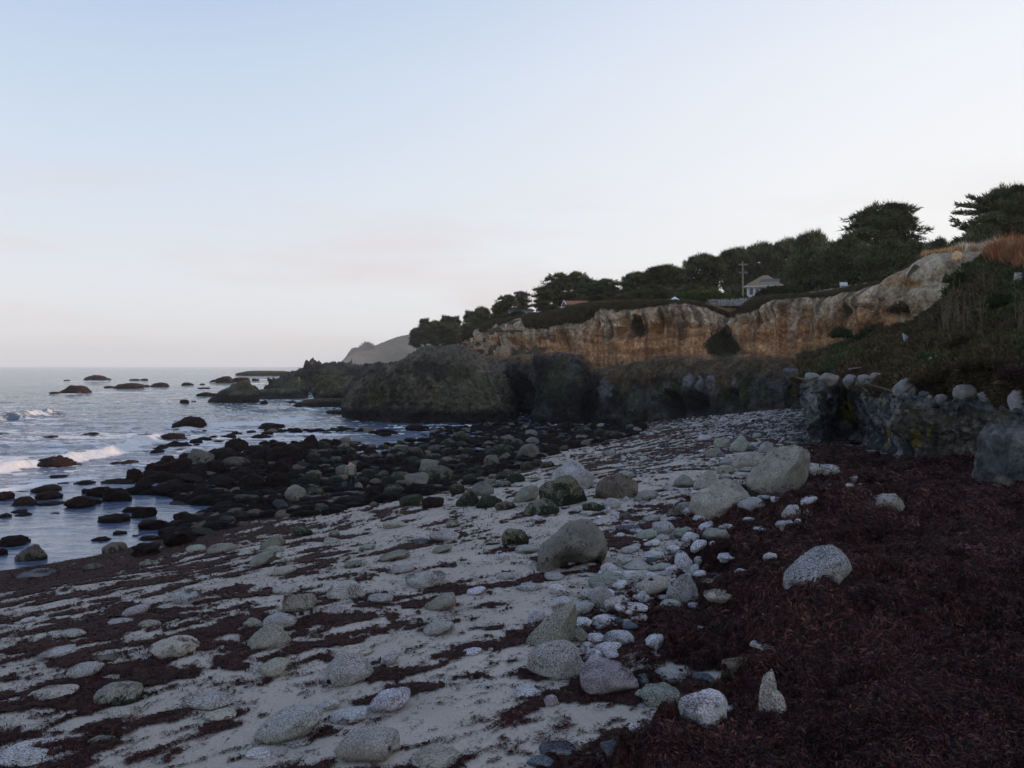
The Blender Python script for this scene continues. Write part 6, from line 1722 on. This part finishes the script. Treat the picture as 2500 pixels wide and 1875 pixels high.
# ------------------------------------------------------------------ houses, fence, pole, small things on the bluff
m_white = plain('white_paint', (.62, .66, .74), .7); m_slate = plain('slate_roof', (.10, .11, .13), .8); m_tanroof = plain('tan_shingles', (.27, .195, .115), .85, .2, .25, 9)
m_red = plain('red_tiles', (.20, .085, .06), .85, .2, .3, 6); m_greyp = plain('grey_boards', (.36, .34, .34), .9, .1, .35, 3); m_win = plain('window_glass', (.05, .07, .10), .15, .6, .1)
m_dk = plain('dark_paint', (.045, .05, .06), .7); m_wood = plain('weathered_wood', (.20, .18, .165), .9, .1, .3, 5); m_blue = plain('blue_grey_paint', (.22, .27, .34), .7)
m_plaster = plain('pale_panel', (.36, .37, .40), .8, .2, .3, 8)
def prism(bm, pts, quads):
    vs = [bm.verts.new(p) for p in pts]
    for q in quads: bm.faces.new([vs[i] for i in q])
def white_house():
    d = 138; cx = (1868 - 1250) / F * d; zw = CAMZ + (893 - 714) / F * d
    e = empty('white_house', (cx, d, zw - 4), math.radians(-24)); tag(e, 'small white house with a pitched tan and slate roof behind the hedges', 'house'); e.scale = (.84, .84, .86)
    bm = bmesh.new(); box(bm, (0, 0, 2.9), (6.6, 5.4, 5.8)); bm_obj('wall', bm, m_white, e)
    bm = bmesh.new(); z0, z1 = 5.8, 8.1
    a = [(-3.8, -3.2, z0), (3.8, -3.2, z0), (3.8, 3.2, z0), (-3.8, 3.2, z0), (-.5, 0, z1), (.6, 0, z1), (-3.8, -3.2, z0 - .18), (3.8, -3.2, z0 - .18), (3.8, 3.2, z0 - .18), (-3.8, 3.2, z0 - .18)]
    prism(bm, a, [(0, 1, 5, 4), (1, 2, 5), (2, 3, 4, 5), (6, 7, 1, 0), (7, 8, 2, 1), (8, 9, 3, 2), (9, 6, 0, 3), (9, 8, 7, 6), (3, 0, 4)])
    ro = bm_obj('roof', bm, m_tanroof, e); ro.data.materials.append(m_slate); ro.data.polygons[8].material_index = 1
    bm = bmesh.new(); prism(bm, [(-1.3, -2.55, 6.25), (3.0, -2.55, 6.25), (3.0, -1.3, 7.2), (-.6, -1.3, 7.2), (-1.3, -2.62, 6.2), (3.0, -2.62, 6.2), (3, -1.2, 7.1), (-.6, -1.2, 7.1)], [(0, 1, 2, 3), (4, 7, 6, 5), (0, 4, 5, 1), (1, 5, 6, 2), (2, 6, 7, 3), (3, 7, 4, 0)])
    bm_obj('dormer_roof', bm, m_slate, e)
    for x in (-2.4, -1.2, 0.0, 1.2, 2.4):
        bm = bmesh.new(); box(bm, (x, -2.72, 4.7), (.72, .06, 1.3)); w = bm_obj('window', bm, m_blue, e)
        bm = bmesh.new(); box(bm, (x, -2.757, 4.7), (.56, .02, 1.1)); bm_obj('pane', bm, m_win, w)
    for y in (-1.2, 1.0):
        bm = bmesh.new(); box(bm, (-3.32, y, 4.7), (.06, .9, 1.2)); w = bm_obj('window', bm, m_blue, e)
        bm = bmesh.new(); box(bm, (-3.357, y, 4.7), (.02, .7, 1.0)); bm_obj('pane', bm, m_win, w)
    bm = bmesh.new(); box(bm, (0, -3.24, 5.66), (7.7, .06, .2)); box(bm, (-3.84, 0, 5.66), (.06, 6.4, .2)); bm_obj('fascia', bm, m_white, e)
white_house()
def red_house():
    d = 138; cx = (1432 - 1250) / F * d; zb = CAMZ + (893 - 757) / F * d
    e = empty('red_roofed_house', (cx, d, zb - .4), math.radians(6)); tag(e, 'long low house with a red tiled roof under the open cypresses', 'house'); e.scale = (1, 1, .82)
    bm = bmesh.new(); box(bm, (0, 0, .75), (7.6, 4.4, 1.5)); bm_obj('wall', bm, m_dk, e)
    bm = bmesh.new(); prism(bm, [(-4.0, -2.6, 1.4), (4.1, -2.6, 1.4), (4.1, 0, 2.45), (-4.0, 0, 2.45), (4.1, 2.6, 1.4), (-4.0, 2.6, 1.4), (-4.0, -2.6, 1.3), (4.1, -2.6, 1.3), (4.1, 2.6, 1.3), (-4.0, 2.6, 1.3)], [(0, 1, 2, 3), (3, 2, 4, 5), (0, 3, 5), (1, 4, 2), (6, 7, 1, 0), (9, 5, 4, 8), (9, 8, 7, 6), (7, 8, 4, 1), (6, 0, 5, 9)])
    bm_obj('roof', bm, m_red, e)
    bm = bmesh.new(); prism(bm, [(-4.06, -2.7, 1.28), (-4.06, -2.7, 1.48), (-4.06, 0, 2.58), (-4.06, 0, 2.38), (-4.06, 2.7, 1.48), (-4.06, 2.7, 1.28)], [(0, 1, 2, 3), (3, 2, 4, 5)])
    f_ = bm_obj('bargeboard', bm, m_white, e); s = f_.modifiers.new('s', 'SOLIDIFY'); s.thickness = .06
    for x, w in ((-3.2, .7), (-.4, 1.1), (1.2, .8), (2.8, .9)):
        bm = bmesh.new(); box(bm, (x, -2.22, .85), (w, .06, .8)); wi = bm_obj('window', bm, m_white, e)
        bm = bmesh.new(); box(bm, (x, -2.257, .85), (w - .14, .02, .66)); bm_obj('pane', bm, m_win, wi)
red_house()
def shed():
    d = 150; e = empty('low_building', (*pxz(1272, d)[:2], CAMZ + (893 - 774) / F * d - .3), math.radians(10)); tag(e, 'low flat grey blue building behind the cliff edge, left of the red roofed house', 'building')
    bm = bmesh.new(); box(bm, (0, 0, .7), (4.2, 3, 1.4)); bm_obj('wall', bm, m_blue, e)
    bm = bmesh.new(); box(bm, (0, 0, 1.5), (4.6, 3.4, .2)); bm_obj('roof', bm, m_slate, e)
    for x in (-1.4, 0, 1.4):
        bm = bmesh.new(); box(bm, (x, -1.53, .8), (.8, .06, .6)); bm_obj('window', bm, m_win, e)
shed()
def wall_panel():
    d = 136; p = px2w(1370, 757, d); e = empty('white_fence', tuple(p), math.radians(-8)); tag(e, 'short white board fence at the left end of the red roofed house', 'fence')
    bm = bmesh.new()
    for i in range(9): box(bm, (-.85 + i * .21, 0, .25), (.17, .04, .62 + .03 * (i % 3)))
    bm_obj('boards', bm, m_white, e)
    bm = bmesh.new(); box(bm, (0, .045, .2), (1.9, .05, .07)); box(bm, (0, .045, .4), (1.9, .05, .07)); bm_obj('rail', bm, m_white, e)
wall_panel()
def pole():
    d = 132; x, y, _ = px2w(1813, 700, d); z0 = top_z(x, y); zt = CAMZ + (893 - 638) / F * d
    e = empty('utility_pole', (x, y, z0)); tag(e, 'wooden utility pole with two crossarms left of the white house', 'utility pole')
    V, Fc = [], []; tube(V, Fc, [(0, 0, -.5), (0, 0, (zt - z0) / 2), (0, 0, zt - z0)], [.17, .15, .11], 8); link('pole', mesh_np('pole', V, Fc, m_wood), e)
    for py in (647, 667):
        z = CAMZ + (893 - py) / F * d - z0
        bm = bmesh.new(); box(bm, (0, -.17, z), (1.5, .1, .13)); arm = bm_obj('crossarm', bm, m_wood, e)
        for k in (-.65, -.3, .3, .65):
            V, Fc = [], []; tube(V, Fc, [(k, -.17, z + .06), (k, -.17, z + .14), (k, -.17, z + .22)], [.03, .05, .03], 6); link('insulator', mesh_np('insulator', V, Fc, m_greyp), arm)
pole()
def fence(name, pts, hgt, label, seed):
    r = np.random.default_rng(seed); W3 = [px2w(*p) for p in pts]; e = empty(name, tuple(W3[0])); tag(e, label, 'fence', 'weathered picket fences along the cliff top')
    bm = bmesh.new(); bp = []; o0 = np.array(W3[0])
    for a, b_ in zip(W3[:-1], W3[1:]):
        L = np.linalg.norm((b_ - a)[:2]); n_ = max(2, int(L / .2)); ang = math.atan2(b_[1] - a[1], b_[0] - a[0])
        for i in range(n_):
            p = a + (b_ - a) * i / n_ - o0; h = hgt * r.uniform(.86, 1.08)
            box(bm, (p[0], p[1], p[2] - hgt + h / 2 - .05), (.13, .03, h), ang, 0, r.normal(0, .03))
            if i % 9 == 0: bp.append((p, ang))
    bm_obj('pickets', bm, m_greyp, e)
    for (p, ang) in bp[:40]:
        bm = bmesh.new(); box(bm, (p[0] + .05, p[1] + .12, p[2] - hgt / 2), (.1, .1, hgt * 1.1), ang); bm_obj('post', bm, m_wood, e)
    bm = bmesh.new()
    for a, b_ in zip(W3[:-1], W3[1:]):
        L = np.linalg.norm(b_ - a); c_ = (a + b_) / 2 - o0; ang = math.atan2(b_[1] - a[1], b_[0] - a[0])
        for f_ in (.3, .75): box(bm, (c_[0], c_[1] + .04, c_[2] - hgt * f_), (L, .04, .07), ang, 0, -math.atan2(b_[2] - a[2], np.linalg.norm((b_ - a)[:2])))
    bm_obj('rail', bm, m_wood, e)
fence('picket_fence', [(1728, 729, 114), (1790, 729, 113), (1838, 726, 110)], 1.0, 'grey picket fence in the dip between the hedge and the gully', 1)
fence('picket_fence', [(1958, 716, 101), (2000, 709, 98), (2060, 699, 94), (2110, 691, 91), (2160, 687, 88.5), (2192, 684, 87)], 1.0, 'long grey picket fence climbing towards the sandstone corner of the cliff', 2)
def parasol():
    d = 113; x, y, z = pxz(1647, d); zt = CAMZ + (893 - 725) / F * d; h = max(1.2, zt - z)
    e = empty('parasol', (x, y, z)); tag(e, 'white parasol standing on the lawn at the cliff top', 'parasol')
    V, Fc = [], []; tube(V, Fc, [(0, 0, 0), (0, 0, h * .6), (0, 0, h)], [.04, .04, .03], 6); link('pole', mesh_np('pole', V, Fc, m_wood), e)
    bm = bmesh.new(); bmesh.ops.create_cone(bm, cap_ends=False, segments=8, radius1=.72, radius2=.02, depth=.45, matrix=Matrix.Translation((0, 0, h - .18))); bmesh.ops.create_cone(bm, cap_ends=False, segments=8, radius1=.74, radius2=.72, depth=.1, matrix=Matrix.Translation((0, 0, h - .45)))
    bm_obj('canopy', bm, m_white, e)
parasol()
def bench():
    d = 97; p = px2w(2061, 706, d); e = empty('garden_bench', tuple(p)); tag(e, 'small white bench behind the long picket fence', 'bench')
    bm = bmesh.new(); box(bm, (0, 0, .42), (.95, .36, .06)); bm_obj('seat', bm, m_white, e)
    bm = bmesh.new(); box(bm, (0, .17, .68), (.95, .05, .34)); bm_obj('backrest', bm, m_white, e)
    for x in (-.42, .42):
        bm = bmesh.new(); box(bm, (x, 0, .2), (.06, .3, .4)); bm_obj('leg', bm, m_white, e)
bench()
def car(px, py, d, rz, lab):
    x_ = (px - 1250) / F * d; e = empty('parked_car', (x_, d, top_z(x_, d)), rz); tag(e, lab, 'car', 'cars parked on the far bluff')
    prof = [(-2.1, .3), (-2.1, .85), (-1.5, .95), (-.9, 1.42), (.6, 1.42), (1.25, .95), (2.05, .85), (2.1, .3)]
    bm = bmesh.new(); A_ = [bm.verts.new((x, -.85, z)) for x, z in prof]; B_ = [bm.verts.new((x, .85, z)) for x, z in prof]
    bm.faces.new(A_[::-1]); bm.faces.new(B_)
    for i in range(8): bm.faces.new((A_[i], A_[(i + 1) % 8], B_[(i + 1) % 8], B_[i]))
    bm_obj('body', bm, m_white, e)
    bm = bmesh.new(); box(bm, (-.15, -.865, 1.15), (1.5, .02, .3)); bm_obj('window', bm, m_win, e)
    for x in (-1.3, 1.3):
        for y in (-.8, .8):
            bm = bmesh.new(); bmesh.ops.create_cone(bm, cap_ends=True, segments=14, radius1=.33, radius2=.33, depth=.2, matrix=Matrix.Translation((x, y, .33)) @ Matrix.Rotation(math.pi / 2, 4, 'X')); bm_obj('wheel', bm, m_dk, e)
car(1060, 830, 274, .2, 'white car parked on the far bluff, nearer the sea'); car(1084, 826, 262, -.1, 'white car parked on the far bluff, nearer the cypresses')

# debris on the slope
def slab(px, py, w, h, name, lab, cat, mt, rx, ry, rz, th=.06, bits=None):
    p = on_slope(px, py) + np.array([0, -.25, .1]); d = p[1]; e = empty(name, tuple(p), rz); tag(e, lab, cat)
    bm = bmesh.new(); W, Hh = w * d / F, h * d / F; nrib = bits or 0
    box(bm, (0, 0, Hh * .4), (W, th, Hh), 0, rx, ry); o_ = bm_obj('panel' if nrib else 'board', bm, mt, e)
    if nrib:
        bm = bmesh.new()
        M = Matrix.Rotation(ry, 4, 'Y') @ Matrix.Rotation(rx, 4, 'X')
        for i in range(nrib):
            q = M @ Vector((-W / 2 + (i + .5) * W / nrib, -th * .8, 0)); box(bm, (q.x, q.y, q.z + Hh * .4), (W / nrib * .35, th * .5, Hh * .98), 0, rx, ry)
        bm_obj('ribs', bm, m_greyp, e)
slab(2212, 842, 34, 24, 'fallen_panel', 'pale ribbed panel lying tilted in the scrub on the slope', 'panel', m_plaster, -.6, .45, .3, .05, 7)
slab(2104, 882, 20, 4, 'wooden_plank', 'bleached plank lying slanted on the lower slope', 'plank', m_plaster, -1.2, -.5, .1)
slab(2092, 868, 10, 3, 'wooden_plank', 'short bleached plank above the slanted one on the slope', 'plank', m_plaster, -1.2, -.5, .1)
slab(2090, 905, 44, 3, 'driftwood_pole', 'long thin grey pole lying just above the ledge boulders', 'pole', m_wood, -1.2, -.12, .1)
slab(2135, 876, 16, 16, 'rubble_block', 'broken pale concrete block standing on edge in the scrub', 'block', m_plaster, -.4, .5, -.5, .5)
for (px, py, w, h, k, lb) in [(2141, 890, 16, 9, 't', 'pale round stone below the broken concrete block on the slope'), (2163, 853, 9, 7, 't', 'small pale stone left of the fallen ribbed panel'), (2176, 820, 8, 6, 't', 'tiny pale stone up left of the ribbed panel'),
                            (2222, 814, 12, 7, 't', 'pale stone just above the ribbed panel'), (2230, 812, 8, 5, 'w', 'smaller of two pale stones above the ribbed panel'), (2254, 819, 7, 5, 'w', 'small white stone right of the ribbed panel'),
                            (2299, 819, 6, 5, 'w', 'white stone alone in the green scrub right of the panel'), (2252, 866, 9, 5, 't', 'small flat stone in the scrub below the ribbed panel'), (2270, 878, 12, 6, 't', 'pale stone in brown scrub low on the slope'),
                            (2162, 887, 8, 5, 'g', 'grey stone low on the slope beside the round pale stone'), (2210, 910, 10, 8, 'g', 'grey stone just above the ledge near its step'), (2488, 690, 34, 24, 't', 'pale rock outcropping high on the green slope at the right edge')]:
    p = on_slope(px, py); o = add_rock(px, py, w, h, k, 'b', None, None, pos=p + np.array([0, -.15, 0]), name='slope_stone'); tag(o, lb, 'stone', 'pale stones scattered on the scrub slope')

# dry stalks standing on the slope
def stalks():
    V, Fc = [], []; r = np.random.default_rng(15); P, D = [], []
    for k in range(70):
        px, py = r.choice([2305, 2330, 2345, 2365, 2405, 2485], p=[.3, .3, .15, .1, .1, .05]) + r.normal(0, 14), r.uniform(770, 830) if r.random() < .75 else r.uniform(690, 740)
        q = on_slope(px, py); h = r.uniform(.8, 1.9); lx = r.normal(0, .12)
        tube(V, Fc, [q, q + np.array([lx * .5, 0, h * .5]), q + np.array([lx, 0, h])], [.018, .014, .006], 3)
        for t in np.linspace(.3, 1, 9):
            P.append(q + np.array([lx * t + r.normal(0, .03), r.normal(0, .03), h * t])); D.append((r.normal(0, .6), r.normal(0, .6), .8))
    Vc, Fk, c = spikes(np.array(P), np.array(D), np.full(len(P), .14), np.full(len(P), .05), 5, np.array([.12, .10, .06]))
    n0 = len(V); F4 = [tuple(f) for f in Fc]; me = bpy.data.meshes.new('dry_stalks')
    me.from_pydata([tuple(v) for v in V] + [tuple(v) for v in Vc], [], F4 + [tuple(int(i) + n0 for i in f) for f in Fk]); me.materials.append(plain('dry_stem', (.13, .105, .065)))
    tag(link('dry_stalks', me), 'dry grey flower stalks standing in the scrub of the slope', 'plants', kind='stuff')
stalks()

# ------------------------------------------------------------------ the person
m_skin = plain('skin', (.38, .20, .14), .6); m_jack = None
m_j, n, b = mat('quilted_jacket'); nb = NB(n); co = nb.coord(); wv_ = nb.new('ShaderNodeTexWave'); wv_.wave_type = 'BANDS'; wv_.bands_direction = 'Z'; wv_.inputs['Scale'].default_value = 4.2; wv_.inputs['Distortion'].default_value = .6
nb.link(co, wv_.inputs['Vector']); cc = nb.rng(wv_.outputs['Fac'], .25, .7); nb.link(nb.mix(cc, (.12, .125, .10), (.30, .285, .205)), b.inputs['Base Color']); b.inputs['Roughness'].default_value = .6; nb.bump(wv_.outputs['Fac'], .6, .03, b)
m_tr = plain('black_trousers', (.012, .013, .016), .8); m_pk = plain('pink_scarf', (.62, .28, .46), .7); m_hair = plain('dark_hair', (.012, .010, .009), .6); m_boot = plain('navy_boots', (.02, .03, .06), .5); m_bag = plain('dark_blue_bag', (.030, .045, .075), .6)
def skin(name, verts, edges, radii, mt, parent, sub=2):
    me = bpy.data.meshes.new(name); me.from_pydata(verts, edges, []); o = link(name, me, parent)
    o.modifiers.new('skin', 'SKIN'); sv = me.skin_vertices[0].data
    for i, q in enumerate(radii): sv[i].radius = (q, q) if isinstance(q, (int, float)) else q
    sv[0].use_root = True
    s = o.modifiers.new('sub', 'SUBSURF'); s.levels = sub; s.render_levels = sub
    dg = bpy.context.evaluated_depsgraph_get(); m2 = bpy.data.meshes.new_from_object(o.evaluated_get(dg)); o.modifiers.clear(); o.data = m2; m2.materials.clear(); m2.materials.append(mt)
    m2.polygons.foreach_set('use_smooth', np.ones(len(m2.polygons), bool)); return o
def person():
    p = at_sea(858, 1205); sc = (1205 - 1130) * p[1] / F / 1.62
    e = empty('person', (p[0], p[1], p[2] + .10), math.radians(28)); e.scale = (sc,) * 3
    tag(e, 'person in a quilted olive jacket and pink scarf bending over among the boulders', 'person')
    # local: faces +Y (away and to the left after turning); head bowed forward
    body_v = [(0, 0, .90), (0, .02, 1.05), (0, .07, 1.25), (0, .13, 1.38), (0, .19, 1.45), (0, .25, 1.51), (0, .29, 1.56),
              (.10, .0, .86), (.11, .03, .48), (.11, -.01, .10), (.11, .10, .05), (-.10, 0, .86), (-.12, .05, .48), (-.13, .0, .10), (-.13, .12, .05),
              (.17, .12, 1.36), (.23, .14, 1.10), (.24, .26, .90), (.24, .30, .82), (-.17, .12, 1.36), (-.24, .08, 1.10), (-.25, .16, .88), (-.25, .19, .80)]
    body_e = [(0, 1), (1, 2), (2, 3), (3, 4), (4, 5), (5, 6), (0, 7), (7, 8), (8, 9), (9, 10), (0, 11), (11, 12), (12, 13), (13, 14), (3, 15), (15, 16), (16, 17), (17, 18), (3, 19), (19, 20), (20, 21), (21, 22)]
    body_r = [.12, .11, .12, .10, .055, .085, .075, .075, .05, .035, .03, .075, .05, .035, .03, .05, .042, .028, .03, .05, .042, .028, .03]
    body = skin('body', body_v, body_e, body_r, m_skin, e)
    for sx_, hx, hy, hz in ((1, .24, .31, .80), (-1, -.25, .20, .78)):
        for k, (fx, ln) in enumerate(((-.022, .075), (-.008, .085), (.007, .082), (.021, .068))):
            skin('finger', [(hx + fx, hy, hz), (hx + fx, hy + .01, hz - ln * .5), (hx + fx, hy + .03, hz - ln)], [(0, 1), (1, 2)], [.010, .009, .007], m_skin, body, 1)
        skin('thumb', [(hx - sx_ * .02, hy + .01, hz + .02), (hx - sx_ * .045, hy + .03, hz - .01), (hx - sx_ * .05, hy + .05, hz - .04)], [(0, 1), (1, 2)], [.011, .010, .008], m_skin, body, 1)
    # face
    hc = np.array([0, .30, 1.555])
    skin('nose', [tuple(hc + (0, .085, -.035)), tuple(hc + (0, .11, -.055))], [(0, 1)], [.014, .012], m_skin, body, 1)
    for s in (-1, 1):
        skin('ear', [tuple(hc + (s * .078, 0, -.02)), tuple(hc + (s * .085, -.005, .01))], [(0, 1)], [.014, .016], m_skin, body, 1)
        skin('eye', [tuple(hc + (s * .03, .08, -.01)), tuple(hc + (s * .032, .085, -.01))], [(0, 1)], [.010, .009], m_hair, body, 1)
    skin('mouth', [tuple(hc + (-.022, .075, -.085)), tuple(hc + (.022, .075, -.085))], [(0, 1)], [.007, .007], m_pk, body, 1)
    skin('hair', [tuple(hc + (0, -.01, .05)), tuple(hc + (0, -.05, .02)), tuple(hc + (0, -.075, -.04))], [(0, 1), (1, 2)], [.098, .09, .06], m_hair, e)
    skin('jacket', [(0, 0, .82), (0, .01, 1.0), (0, .06, 1.2), (0, .11, 1.36), (.19, .11, 1.35), (.26, .13, 1.10), (.26, .24, .93), (-.19, .11, 1.35), (-.27, .07, 1.10), (-.27, .14, .91)],
         [(0, 1), (1, 2), (2, 3), (3, 4), (4, 5), (5, 6), (3, 7), (7, 8), (8, 9)], [(.20, .15), (.19, .15), (.20, .15), (.15, .12), .075, .062, .048, .075, .062, .048], m_j, e)
    skin('trousers', [(0, 0, .88), (.10, 0, .82), (.115, .03, .48), (.115, -.01, .14), (-.10, 0, .82), (-.125, .05, .48), (-.13, 0, .14)], [(0, 1), (1, 2), (2, 3), (0, 4), (4, 5), (5, 6)], [.135, .098, .070, .050, .098, .070, .050], m_tr, e)
    for x, y in ((.115, 0), (-.13, 0)):
        skin('boot', [(x, y - .01, .20), (x, y, .06), (x, y + .10, .045), (x, y + .17, .035)], [(0, 1), (1, 2), (2, 3)], [.058, .055, .050, .038], m_boot, e, 1)
    skin('scarf', [(-.10, .09, 1.42), (0, .04, 1.455), (.10, .09, 1.42), (.07, .20, 1.40), (-.07, .20, 1.40)], [(0, 1), (1, 2), (2, 3), (3, 4), (4, 0)], [.055, .062, .055, .045, .045], m_pk, e)
    # bag hangs from the left-hand side hand
    M = Matrix.Translation(e.location) @ Matrix.Rotation(math.radians(28), 4, 'Z') @ Matrix.Diagonal((sc, sc, sc, 1))
    q = M @ Vector((-.25, .22, .72))
    b_ = empty('bag', tuple(q - Vector((0, 0, .62 * sc))), .2); tag(b_, 'dark blue bag hanging from the hand of the person', 'bag'); b_.scale = (sc,) * 3
    bm = bmesh.new(); bmesh.ops.create_uvsphere(bm, u_segments=20, v_segments=12, radius=1)
    for v in bm.verts: v.co = Vector((v.co.x * .20 * (1 - .35 * max(0, v.co.z)), v.co.y * .12 * (1 - .35 * max(0, v.co.z)), .23 + v.co.z * .23))
    bm_obj('pouch', bm, m_bag, b_, True)
    V, Fc = [], []; tube(V, Fc, [(-.09, 0, .40), (-.06, 0, .55), (0, 0, .62), (.06, 0, .55), (.09, 0, .40)], [.012] * 5, 6); link('handle', mesh_np('handle', V, Fc, m_bag), b_)
person()

# ------------------------------------------------------------------ sea haze
bm = bmesh.new(); box(bm, (0, 2500, 59), (17000, 6400, 122)); 
m = bpy.data.materials.new('haze'); m.use_nodes = True; n = m.node_tree; n.nodes.clear()
oo = n.nodes.new('ShaderNodeOutputMaterial'); vv = n.nodes.new('ShaderNodeVolumePrincipled')
vv.inputs['Color'].default_value = (1.0, 1.0, 1.0, 1); vv.inputs['Density'].default_value = .00014; vv.inputs['Anisotropy'].default_value = .0
n.links.new(vv.outputs[0], oo.inputs['Volume'])
hz = bm_obj('haze', bm, m); tag(hz, 'thin sea haze softening the far bluff and horizon', 'haze', kind='stuff')
